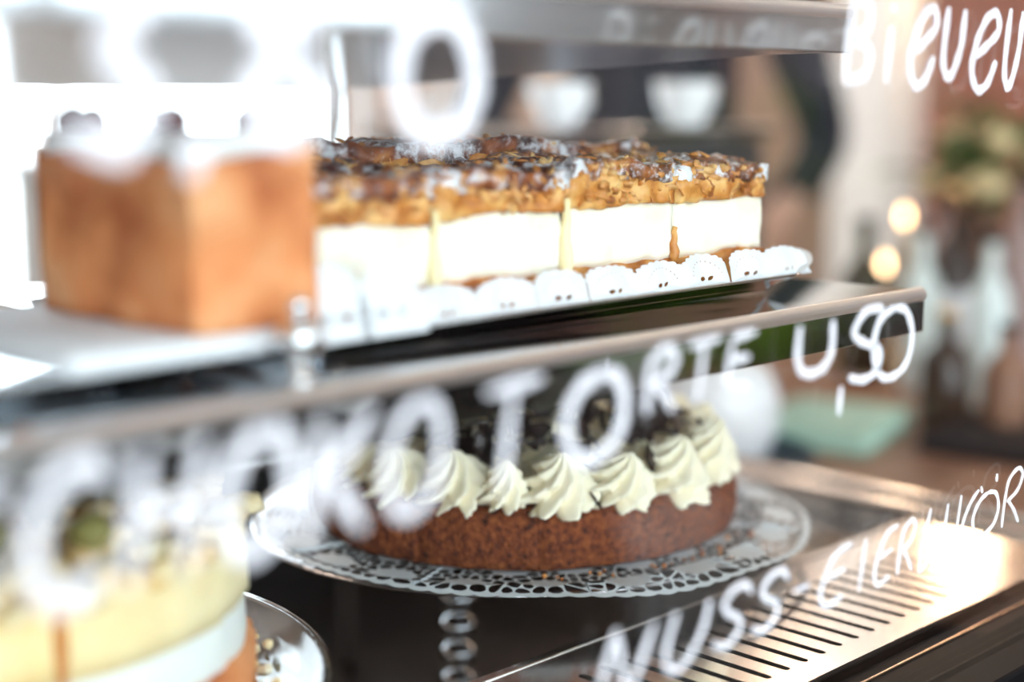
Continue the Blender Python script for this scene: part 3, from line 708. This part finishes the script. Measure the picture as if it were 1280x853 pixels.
# angle (deg), radius, mesh, scale
ros = [(186, .106, 0, 1.0), (205, .107, 1, 1.02), (219, .114, 4, .85), (233.5, .110, 2, 1.06), (251, .110, 3, 1.0), (270.5, .109, 1, 1.12), (288.5, .108, 4, 1.15),
       (306, .105, 0, 1.1), (324, .106, 2, 1.05), (342, .105, 3, 1), (0, .105, 1, 1), (20, .105, 0, 1), (40, .105, 2, 1), (62, .105, 3, 1), (84, .105, 1, 1), (106, .105, 0, 1), (128, .105, 2, 1), (148, .105, 3, 1), (168, .105, 1, 1)]
for k, (a, r_, mi, s_) in enumerate(ros):
    a = math.radians(a); tilt = .42 if 180 < math.degrees(a) < 350 else .1; r_ += .004*(tilt > .2)
    rot = (Matrix.Rotation(a, 3, 'Z') @ Matrix.Rotation(tilt, 3, 'Y') @ Matrix.Rotation(k*1.31, 3, 'Z')).to_euler()
    put_part('rosette', RM[mi], tt, (r_*math.cos(a), r_*math.sin(a), TH+.0045*(tilt > .2)), rot, (s_*.93, s_*.93, s_*.92))
for k, (r_, a) in enumerate([(.066, 15), (.07, 60), (.068, 105), (.07, 150), (.066, 195), (.068, 240), (.068, 285), (.066, 330), (.03, 40), (.032, 160), (.032, 280)]):
    a = math.radians(a); put_part('rosette', RM[k % 4], tt, (r_*math.cos(a), r_*math.sin(a), TH+.009), (0, 0, k), .95)
def shard_mesh(seed):
    rnd = random.Random(seed); bm = bmesh.new(); n = rnd.choice((4, 5, 5, 6)); a0 = rnd.uniform(0, PI)
    pts = [(rnd.uniform(.0048, .0085)*math.cos(a0+2*PI*i/n), rnd.uniform(.0038, .0078)*math.sin(a0+2*PI*i/n)) for i in range(n)]
    c = rnd.uniform(-30, 30)
    up = [bm.verts.new((x, y, .0007+c*x*x)) for x, y in pts]; lo = [bm.verts.new((x, y, -.0007+c*x*x)) for x, y in pts]
    bm.faces.new(up); bm.faces.new(lo[::-1])
    for i in range(n): bm.faces.new((up[i], lo[i], lo[(i+1) % n], up[(i+1) % n]))
    bmesh.ops.recalc_face_normals(bm, faces=bm.faces)
    me = bpy.data.meshes.new('chocolate_shard'); bm.to_mesh(me); bm.free(); me.materials.append(M['choc']); return me
SM = [shard_mesh(i) for i in range(9)]
rnd = random.Random(3)
for k in range(240):
    a = rnd.uniform(0, 2*PI); r_ = .098*math.sqrt(rnd.random())
    z = TH+.016+.030*(1-(r_/.115)**2)*rnd.uniform(.45, 1)+rnd.uniform(0, .006)
    put_part('chocolate_shard', SM[k % 9], tt, (r_*math.cos(a), r_*math.sin(a), z), (rnd.gauss(0, .9), rnd.gauss(0, .9), rnd.uniform(0, 6)), rnd.uniform(.8, 1.6))
for k in range(46):                                             # shards lodged between and on the front rosettes
    a = math.radians(rnd.uniform(185, 345)); r_ = rnd.uniform(.092, .121); z = TH+rnd.uniform(.004, .012) if r_ > .108 else TH+rnd.uniform(.016, .032)
    put_part('chocolate_shard', SM[k % 9], tt, (r_*math.cos(a), r_*math.sin(a), z), (rnd.gauss(0, .8), rnd.gauss(0, .8), rnd.uniform(0, 6)), rnd.uniform(.35, .8))
for a, r_, z, s_, rot in ((242.5, .1245, TH+.004, .95, (.9, .3, .5)), (296, .112, TH+.024, 1.3, (1.2, .2, .9)), (300, .121, TH+.014, 1.5, (1.3, .1, 1.2)), (280, .105, TH+.036, 1.4, (1.1, .5, .4)), (262, .116, TH+.02, 1.1, (1.2, .4, .1))):
    a = math.radians(a); put_part('chocolate_shard', SM[2], tt, (r_*math.cos(a), r_*math.sin(a), z), rot, s_)
for k in range(14):
    a = rnd.uniform(0, 2*PI); r_ = .085*math.sqrt(rnd.random())
    o = link('chocolate_curl', tube(bmesh.new(), [(.0042*math.cos(q*.55)*(1+.02*q), .002*q-.009, .0042*math.sin(q*.55)) for q in range(10)], .0011, 6), M['choc'], tt)
    o.location = (r_*math.cos(a), r_*math.sin(a), TH+.046*(1-(r_/.12)**2)+.004); o.rotation_euler = (rnd.uniform(-1, 1), rnd.uniform(-1, 1), rnd.uniform(0, 6))
bm = bmesh.new()
for k in range(26):
    a = math.radians(rnd.uniform(225, 300)); r_ = rnd.uniform(.134, .148); blob(bm, (r_*math.cos(a), r_*math.sin(a), .0012), rnd.uniform(.0006, .0017), 1, .4, seed=k)
link('crumbs', bm, M['base'], tt)['kind'] = 'stuff'

# ------------------------------------------------------------------ crumble cheesecake, lower left
GC = Vector((.266, .224))
gs = thing('glass_cake_plate', 'pressed glass cake plate with ridged rim at lower left', 'cake plate', (GC.x, GC.y, .8002))
zP = .1390
prof = [(0, 0), (.05, 0), (.052, .003), (.02, .010), (.013, .03), (.014, .125), (.03, zP-.006), (.12, zP-.004), (.148, zP+.002), (.1585, zP+.009), (.1610, zP+.0115), (.1605, zP+.014),
        (.1560, zP+.013), (.1520, zP+.0095), (.1490, zP+.0098), (.1450, zP+.0065), (.1410, zP+.0068), (.1370, zP+.0035), (.125, zP+.002), (0, zP+.002)]
link('plate', lathe(prof, 96), M['bowl_glass'], gs)
bm = bmesh.new()
for k in range(60):
    a = random.uniform(-.9, .6); r_ = random.uniform(.121, .140); blob(bm, (r_*math.cos(a), r_*math.sin(a), zP+.0065+max(0, r_-.125)*.3), random.uniform(.0010, .0032), 1, .4, seed=k)
tag(link('cake_crumbs', bm, M['crumble']), 'loose pale crumbs scattered on the glass cake plate rim', 'crumbs', kind='stuff').location = (GC.x, GC.y, .8002)
ck = thing('crumble_cheesecake', 'tall pale cheesecake with crumble topping on the glass plate', 'cake', (GC.x, GC.y, .8002+zP+.0022))
CR = .124
def cf(k1): return lambda r, z, t: (r+min(1, r/.05)*k1*noise.noise(Vector((math.cos(t)*9, math.sin(t)*9, z*60))), z, t)
link('crust', lathe([(0, 0), (CR+.001, 0), (CR+.0035, .004), (CR+.0035, .020), (CR-.001, .024), (0, .024)], 160, fn=lambda r, z, t: (r+(.0015*noise.noise(Vector((math.cos(t)*20, math.sin(t)*20, z*90))) if r > .1 else 0), z+(.006*math.sin(t*1.0+2.6) if z > .018 and r > .05 else 0), t)), M['nut'], ck)
link('quark_layer', lathe([(0, .020), (CR, .020), (CR, .034), (CR-.001, .060), (0, .060)], 160, fn=cf(.001)), M['quark'], ck)
link('custard_layer', lathe([(0, .055), (CR+.0010, .050), (CR+.0018, .060), (CR+.0005, .078), (CR-.008, .081), (0, .081)], 160, fn=cf(.002)), M['custard'], ck)
rnd = random.Random(8); bm = bmesh.new()
for k in range(560):
    a = rnd.uniform(0, 2*PI); r_ = CR*math.sqrt(rnd.random())*1.025; s_ = rnd.uniform(.004, .0095)
    z = .082+rnd.uniform(-.002, .006)
    if r_ > CR-.006: z -= rnd.uniform(0, .006)
    blob(bm, (r_*math.cos(a), r_*math.sin(a), z), s_, 1, .5, (1, 1, .75), k, 1.5)
link('crumble_topping', bm, M['crumble'], ck)['kind'] = 'stuff'
for k, (a, r_) in enumerate([(-30, .07), (-75, .085), (-100, .06), (-120, .09), (-150, .07), (-55, .045), (10, .06), (60, .07)]):
    a = math.radians(a); link('green_grape', blob(bmesh.new(), (r_*math.cos(a), r_*math.sin(a), .091), .0085, 2, .08), M['oil'], ck)
for k in range(2):
    a = math.radians(-97-13*k); bm = bmesh.new(); tube(bm, [((CR+.001)*math.cos(a), (CR+.001)*math.sin(a), .048+.030*i/6) for i in range(7)], [.0012, .002, .0026, .003, .003, .0026, .0016], 8)
    link('syrup_drip', bm, M['base'], ck)

# ------------------------------------------------------------------ beyond the case: counter, boxes, bottles
ct = thing('back_counter', 'brown wooden side counter beyond the right end of the case', 'counter', (2.3, .3, 0))
link('counter_top', B(-1.34, 1.4, -.55, .64, .825, .86, bev=.004), M['wood'], ct, False)
link('counter_body', B(-1.32, 1.38, -.52, .60, 0, .825), M['panel'], ct, False)
CZ = .8602
def onc(px, py, z=CZ):                    # the point of the counter top plane seen there
    d = FW+RT*(px-640)/FPX+UP*(426.5-py)/FPX; return EYE+d*((z-EYE.z)/d.z)
q = onc(1038, 545)
mb = thing('napkin_box', 'mint green card box lying flat on the side counter', 'box', (q.x, q.y, CZ), .25)
link('box_body', B(-.075, .085, -.06, .065, 0, .016, bev=.003), M['mint'], mb, False)
link('lid', B(-.078, .088, -.063, .068, .0163, .021, bev=.002), M['mint'], mb, False)
q = onc(1262, 562)
sbd = thing('serving_board', 'dark wooden board on the side counter below the bottles', 'board', (q.x, q.y, CZ), .15)
link('board_body', B(-.07, .14, -.06, .07, 0, .018, bev=.004), M['panel'], sbd, False)
link('board_handle', B(.1401, .20, -.02, .02, .002, .016, bev=.003), M['panel'], sbd, False)
q = onc(893, 578)
nt_ = thing('serving_dish', 'dark navy lacquer tray beside the mint green box', 'tray', (q.x, q.y, CZ), .1)
link('tray_body', lathe([(0, 0), (.080, 0), (.095, .012), (.098, .012), (.084, .003), (0, .003)], 48), M['navy'], nt_)
wp = thing('porcelain_pot', 'white rounded porcelain pot standing on the navy tray', 'pot', (q.x, q.y, CZ+.0032), 2.6)
link('pot_body', lathe([(0, 0), (.040, 0), (.052, .010), (.060, .035), (.060, .065), (.054, .082), (.050, .085), (.048, .083), (.055, .065), (.055, .03), (.045, .008), (0, .006)], 48), M['porcelain'], wp)
link('lid', lathe([(.051, .0855), (.050, .089), (.035, .098), (.012, .103), (0, .104)], 40), M['porcelain'], wp)
link('knob', lathe([(.004, .1042), (.004, .108), (.008, .112), (.007, .117), (0, .119)], 20), M['porcelain'], wp)
link('handle', tube(bmesh.new(), [(.058+.022*math.sin(PI*i/8), 0, .022+.042*i/8) for i in range(9)], .0045, 8), M['porcelain'], wp)

def bottle(px, w, h, r, m, label, nm='bottle', cap='brass', y=None):
    q = at(px, 400, w); q.z = CZ
    if q.y > .74: q.y = .74
    t = thing(nm, label, 'bottle', (q.x, q.y, CZ), 0, 'bottles and jars on the side counter')
    link('bottle_body', lathe([(0, 0), (r*.9, 0), (r, .006), (r, h*.58), (r*.85, h*.66), (r*.36, h*.76), (r*.33, h*.93), (0, h*.931)], 28), M[m], t)
    link('cap', lathe([(0, h*.9312), (r*.40, h*.9312), (r*.40, h), (0, h+.001)], 20), M[cap], t)
    link('paper_label', lathe([(r+.0004, h*.2), (r+.0008, h*.21), (r+.0008, h*.45), (r+.0004, h*.46)], 28), M['porcelain' if m == 'bottle_dark' else 'panel'], t) if nm == 'bottle' and cap != 'dark' else None
    return t
bottle(1150, 1.80, .20, .024, 'bottle_mint', 'pale frosted bottle just behind the end of the middle shelf', cap='dark')
bottle(1237, 1.70, .20, .023, 'bottle_mint', 'pale mint bottle near the right edge of the photo', cap='dark')
bottle(1190, 1.88, .24, .028, 'bottle_dark', 'dark brown bottle between the two pale bottles', cap='brass')
bottle(1078, 1.9, .20, .030, 'bottle_dark', 'squat dark bottle left of the pale frosted bottle', cap='dark')
bottle(1296, 1.98, .27, .030, 'bottle_dark', 'tall dark bottle at the right edge beyond the mint bottle', cap='brass')
bottle(1210, 1.95, .19, .022, 'bottle_dark', 'small dark bottle just left of the mint bottle', cap='dark')
bottle(1166, 2.06, .21, .028, 'bottle_pink', 'dusty pink bottle behind the brown bottle', cap='dark')
bottle(1272, 1.82, .26, .026, 'bottle_pink', 'tall dusty pink bottle beneath the yellow flowers', cap='dark')
bottle(1112, 2.22, .15, .028, 'bottle_dark', 'short dark jar behind the lower candle', nm='jar', cap='brass')
bottle(1185, 1.55, .13, .026, 'bottle_dark', 'short dark jar in front between the two pale bottles', nm='jar', cap='brass')
bottle(1262, 1.52, .12, .024, 'wood', 'short brown jar in front of the tall bottles at the right edge', nm='jar', cap='dark')
for k, (px, py, w) in enumerate([(1106, 330, 1.95), (1131, 270, 2.0)]):
    q = at(px, py, w)
    t = thing('candle_holder', ['lower and nearer glowing candle on a thin brass stick', 'taller glowing candle on a thin brass stick'][k], 'candle', (q.x, q.y, CZ), 0, 'candles on the side counter')
    hh = q.z-CZ
    link('stick', lathe([(0, 0), (.03, 0), (.03, .004), (.005, .009), (.004, hh-.075), (.012, hh-.07), (0, hh-.0695)], 20), M['brass'], t)
    link('candle', lathe([(0, hh-.069), (.009, hh-.069), (.009, hh-.012), (0, hh-.0115)], 16), M['wax'], t)
    link('flame', lathe([(0, hh-.011), (.004, hh-.005), (.0042, hh), (.002, hh+.008), (0, hh+.012)], 12), M['candle'], t)
# flowers
q = at(1228, 300, 2.1)
vs_ = thing('flower_vase', 'brown vase with green leaves and yellow flowers on the side counter', 'vase', (q.x, q.y, CZ))
link('vase', lathe([(0, 0), (.035, 0), (.05, .03), (.055, .09), (.038, .15), (.030, .19), (.036, .21), (.030, .205), (.025, .19), (0, .18)], 32), M['wood'], vs_)
rnd = random.Random(21)
lm = bmesh.new(); 
gl = [[lm.verts.new((.012*s*math.sin(PI*min(.98, (i+.3)/8)), .009*i, .004*abs(s)+.010*math.sin(i*.4))) for s in (-1, 0, 1)] for i in range(9)]
for a, b in zip(gl, gl[1:]):
    for j in range(2): lm.faces.new((a[j], a[j+1], b[j+1], b[j]))
lme = bpy.data.meshes.new('leaf'); lm.to_mesh(lme); lm.free(); lme.materials.append(M['leaf'])
bm = bmesh.new(); heads = []
for k in range(14):
    a = rnd.uniform(0, 2*PI); sp = rnd.uniform(.03, .12); h = rnd.uniform(.22, .335)
    pts = [(sp*math.cos(a)*t*t, sp*math.sin(a)*t*t, .15+(h-.15)*t) for t in (0, .25, .5, .75, 1)]
    tube(bm, pts, .0018, 5); heads.append(pts[-1])
    for j in range(5):
        t = rnd.uniform(.35, .95); put_part('leaf', lme, vs_, (sp*math.cos(a)*t*t, sp*math.sin(a)*t*t, .15+(h-.15)*t), (rnd.uniform(-.2, .9), 0, rnd.uniform(0, 6)), rnd.uniform(.8, 1.4))
link('stems', bm, M['leaf'], vs_)
fm = bmesh.new(); blob(fm, (0, 0, 0), .024, 2, .35, (1, 1, .7), 2, 4)
fme = bpy.data.meshes.new('flower_head'); fm.to_mesh(fme); fm.free(); fme.materials.append(M['flower'])
for k, h in enumerate(heads[:6]): put_part('flower_head', fme, vs_, h, (0, 0, k), rnd.uniform(.8, 1.25))

# sideboard behind with cups and bottles near eye level
sb = thing('sideboard', 'tall pale sideboard by the back window holding cups', 'cabinet', (1.72, 1.75, 0))
link('cabinet_body', B(-.55, .55, -.2, .2, 0, 1.09), M['white_wall'], sb, False)
link('cabinet_top', B(-.57, .57, -.22, .22, 1.09, 1.115, bev=.004), M['frame_mat'], sb, False)
for x in (-.28, .28):
    d = link('cabinet_door', B(x-.26, x+.26, -.222, -.2005, .05, 1.06, bev=.003), M['frame_mat'], sb, False)
    link('knob', B(x*.2-.01, x*.2+.01, -.245, -.2225, .6, .62, bev=.003), M['brass'], d)
def onsb(px, y): 
    d = FW+RT*(px-640)/FPX+UP*(300)/FPX; k = (y-EYE.y)/d.y; q = EYE+d*k; return q.x
for k, (px, y, h, r, m, lb) in enumerate([(532, 1.66, .12, .020, 'porcelain', 'slim white bottle on the sideboard, left of the pair'), (566, 1.66, .14, .022, 'porcelain', 'slim white bottle on the sideboard, right of the pair'),
     (495, 1.66, .055, .038, 'navy', 'dark blue cup on the sideboard left of the white bottles'), (455, 1.66, .17, .018, 'porcelain', 'tall white bottle at the left of the sideboard')]):
    x = onsb(px, y)
    t = thing('cup' if m == 'navy' else 'bottle', lb, 'cup' if m == 'navy' else 'bottle', (x, y, 1.1152))
    if m == 'navy': link('cup_body', lathe([(0, 0), (r*.7, 0), (r, h*.6), (r, h), (r*.93, h), (r*.93, h*.6), (0, .006)], 28), M[m], t); link('handle', tube(bmesh.new(), [(r+.016*math.sin(PI*i/8), 0, h*.2+h*.55*i/8) for i in range(9)], .003, 6), M[m], t)
    else: link('bottle_body', lathe([(0, 0), (r, 0), (r, h*.8), (r*.5, h*.92), (r*.5, h), (0, h)], 24), M[m], t); link('cap', lathe([(0, h+.0002), (r*.6, h+.0002), (r*.6, h+.012), (0, h+.012)], 16), M['porcelain'], t)

em = thing('espresso_machine', 'dark steel espresso machine on the counter behind the almond slices', 'coffee machine', (1.20, .72, CZ), PI)
link('machine_body', B(-.17, .17, -.13, .13, .03, .305, bev=.012), M['machine'], em, True)
link('cup_tray', B(-.175, .175, -.15, .14, .3055, .318, bev=.003), M['steel'], em, False)
link('drip_tray', B(-.16, .16, -.20, -.1305, .03, .075, bev=.004), M['steel'], em, False)
for x in (-.10, .10):
    g = link('group_head', lathe([(0, .19), (.034, .19), (.036, .225), (.030, .24), (0, .2405)], 28, x, -.165), M['chrome'], em)
    link('portafilter_handle', tube(bmesh.new(), [(x, -.2, .185), (x, -.25, .180), (x, -.31, .172)], [.009, .012, .014], 10), M['dark'], g)
for x in (-.14, .14):
    for y in (-.10, .10): link('foot', lathe([(0, 0), (.018, 0), (.016, .0295), (0, .0296)], 16, x, y), M['dark'], em)
for k, (px, py) in enumerate(((858, 118), (700, 132))):
    q = at(px, py, 1.56)
    t = thing('cup', ['white cup on the espresso machine, nearer the lens centre right', 'white cup on the espresso machine, further left'][k], 'cup', (q.x, q.y, CZ+.3182))
    link('cup_body', lathe([(0, 0), (.018, 0), (.019, .003), (.030, .024), (.033, .045), (.031, .045), (.028, .025), (.016, .006), (0, .005)], 32), M['porcelain'], t)
    link('handle', tube(bmesh.new(), [(.031+.014*math.sin(PI*i/8), 0, .013+.024*i/8) for i in range(9)], .0035, 8), M['porcelain'], t)
# pendant lamps
def pendant(px, py, w, label, zc=3.1, wat=5):
    q = at(px, py, w) if px is not None else Vector(py)
    t = thing('pendant_lamp', label, 'lamp', (q.x, q.y, q.z), 0, 'brass pendant lamps')
    link('shade', lathe([(.018, .12), (.04, .11), (.11, .03), (.13, -.03), (.127, -.03), (.105, .028), (.036, .105), (.018, .115)], 32), M['brass'], t)
    link('bulb', lathe([(max(0, .035*math.sin(PI*i/10)), -.0-.035*math.cos(PI*i/10)) for i in range(11)], 20), M['bulb'], t)
    link('cord', tube(bmesh.new(), [(0, 0, .12), (0, 0, (zc-q.z)/.62)], .003, 6), M['panel'], t)
    t.scale = (.62, .62, .62)
    l = bpy.data.lights.new('lamp_light', 'POINT'); l.energy = wat; l.color = (1, .72, .48); l.shadow_soft_size = .05
    o = bpy.data.objects.new('lamp_light', l); COL.objects.link(o); o.parent = t; o.location = (0, 0, -.07)
def mirror_pt(px, py, dist):              # where the ledge mirrors this line of sight to
    q = onc(px, py, LZ); d = (q-EYE).normalized(); d.z = -d.z; return q+d*dist
pendant(None, mirror_pt(1203, 700, 2.6), 0, 'brass pendant lamp hanging beyond the side counter')
pendant(None, mirror_pt(1085, 690, 3.0), 0, 'brass pendant lamp hanging further back over the passage')

for k, (x, y, lb) in enumerate([(1.6, 2.6, 'added round fill lamp on the ceiling in front of the back window'), (4.6, 2.4, 'added round fill lamp on the ceiling near the back wall'), (6.6, .6, 'added round fill lamp on the ceiling at the far right of the room')]):  # lamps added to fill the room with warm light, no such source known
    t = thing('fill_lamp', lb, 'lamp', (x, y, 3.02), 0, 'added round fill lamps')
    link('housing', lathe([(0, .02), (.36, .02), (.36, .079), (0, .0795)], 48), M['brass'], t)
    link('diffuser', lathe([(0, 0), (.33, .0), (.34, .008), (.34, .0195), (0, .0196)], 48), M['fill_glow'], t)
# ------------------------------------------------------------------ barista behind the counter
ps = thing('person', 'person in a dark navy shirt standing behind the counter, one hand on the hip', 'person', (0, 0, 0))
def figure():
    q = at(815, 131, 2.32); ps.location = (q.x, q.y, 0); ps.rotation_euler = (0, 0, math.radians(180+44.9-90-180))
    J = {}; V_ = []; E_ = []; R_ = []
    def j(n, x, y, z, rx, ry=None, par=None):
        J[n] = len(V_); V_.append((x, y, z)); R_.append((rx, ry or rx))
        if par: E_.append((J[par], J[n]))
    j('pelvis', 0, 0, .98, .150, .115); j('waist', 0, .0, 1.12, .132, .10, 'pelvis'); j('chest', 0, .01, 1.30, .160, .12, 'waist'); j('collar', 0, 0, 1.44, .12, .09, 'chest')
    j('neck', 0, 0, 1.53, .055, .055, 'collar'); j('skull0', 0, -.01, 1.60, .062, .07, 'neck'); j('skull1', 0, -.015, 1.67, .078, .09, 'skull0'); j('skull2', 0, 0, 1.745, .070, .08, 'skull1')
    for s, n in ((-1, 'l'), (1, 'r')):
        j('sh'+n, s*.17, 0, 1.42, .062, None, 'collar')
        if s > 0: j('el'+n, .29, .06, 1.14, .044, None, 'sh'+n); j('wr'+n, .17, -.05, 1.00, .030, None, 'el'+n); j('ha'+n, .155, -.085, .985, .026, .018, 'wr'+n)
        else: j('el'+n, -.27, .04, 1.16, .044, None, 'sh'+n); j('wr'+n, -.20, -.20, 1.06, .030, None, 'el'+n); j('ha'+n, -.185, -.25, 1.05, .026, .018, 'wr'+n)
        j('hip'+n, s*.095, 0, .90, .092, None, 'pelvis'); j('kn'+n, s*.10, -.01, .50, .060, None, 'hip'+n); j('an'+n, s*.10, .02, .09, .040, None, 'kn'+n); j('to'+n, s*.115, -.13, .035, .034, .030, 'an'+n)
    me = bpy.data.meshes.new('body'); me.from_pydata(V_, E_, []); o = bpy.data.objects.new('body', me); COL.objects.link(o); o.parent = ps
    md = o.modifiers.new('skin', 'SKIN'); md.use_smooth_shade = True
    for i, r in enumerate(R_): me.skin_vertices[0].data[i].radius = r
    me.skin_vertices[0].data[0].use_root = True
    o.modifiers.new('sub', 'SUBSURF').levels = 2; o.modifiers['sub'].render_levels = 2
    dg = bpy.context.evaluated_depsgraph_get(); me2 = bpy.data.meshes.new_from_object(o.evaluated_get(dg)); bpy.data.objects.remove(o)
    me2.name = 'body'; me2.materials.clear()
    for k in ('shirt', 'skin', 'trouser'): me2.materials.append(M[k])
    for p_ in me2.polygons:
        p_.use_smooth = True; c = p_.center
        hand = c.z < 1.09 and ((c.x > .12 and c.y < -.035 and c.z > .94) or (c.x < -.13 and c.y < -.13))
        p_.material_index = 1 if (c.z > 1.51 or hand) else (2 if c.z < .96 else 0)
    b = bpy.data.objects.new('body', me2); COL.objects.link(b); b.parent = ps
    # face
    for s in (-1, 1):
        link('eye', blob(bmesh.new(), (s*.031, -.098, 1.675), .011, 2, 0), M['porcelain'], b); link('ear', blob(bmesh.new(), (s*.082, .0, 1.665), .028, 2, .05, (.3, .6, 1)), M['skin'], b)
    link('nose', blob(bmesh.new(), (0, -.110, 1.648), .014, 2, 0, (.8, 1, 1.5)), M['skin'], b)
    link('mouth', blob(bmesh.new(), (0, -.100, 1.612), .022, 2, 0, (1, .3, .28)), M['berry'], b)
    bm = blob(bmesh.new(), (0, .018, 1.70), .100, 3, .06, (.93, 1.02, .98)); 
    bmesh.ops.delete(bm, geom=[v for v in bm.verts if v.co.y < -.05 and v.co.z < 1.735], context='VERTS'); link('hair', bm, M['hair'], b)
    # fingers
    for s, base, dr in ((1, Vector((.155, -.085, .985)), Vector((-.35, -.8, -.35))), (-1, Vector((-.185, -.25, 1.05)), Vector((.25, -.95, -.15)))):
        dr.normalize(); side = Vector((0, 0, 1)).cross(dr).normalized(); up = dr.cross(side)
        bm = bmesh.new()
        for k, ln in enumerate((.062, .072, .068, .055)):
            st0 = base+side*(.018*(k-1.5)) ; tube(bm, [st0, st0+dr*ln*.4+up*.002, st0+dr*ln*.72-up*.010, st0+dr*ln*.95-up*.024], [.009, .0085, .0078, .006], 8)
        st0 = base-dr*.02+side*(.022*s); tube(bm, [st0, st0+side*.02*s+dr*.015, st0+side*.03*s+dr*.04], [.010, .009, .007], 8)
        link('fingers', bm, M['skin'], b)
figure()

# unseen plant added on customers' side for green mirrored in the shelf edge
pl = thing('potted_plant', 'added bushy green potted plant on the customers side by the window', 'plant', (2.25, -1.35, 0))
link('pot', lathe([(0, 0), (.15, 0), (.2, .4), (.21, .42), (.18, .42), (0, .38)], 32), M['porcelain'], pl)
link('trunk', tube(bmesh.new(), [(0, 0, .38), (.02, .01, .6), (0, 0, .85)], .02, 8), M['wood'], pl)
rnd = random.Random(5); bm = bmesh.new()
for k in range(420):
    v = Vector((rnd.gauss(0, 1), rnd.gauss(0, 1), rnd.gauss(0, 1))).normalized()*rnd.uniform(.5, 1)
    c = Vector((v.x*.33, v.y*.33, .95+v.z*.28)); R_ = Matrix.Translation(c) @ Matrix.Rotation(rnd.uniform(0, 6), 4, 'Z') @ Matrix.Rotation(rnd.uniform(-1, 1), 4, 'X')
    L_ = [bm.verts.new(R_ @ Vector(p)) for p in ((0, -.06, 0), (.03, -.01, .01), (0, .07, -.01), (-.03, -.01, .01))]; bm.faces.new(L_)
tag(link('foliage', bm, M['lime'], pl, False), kind='stuff')
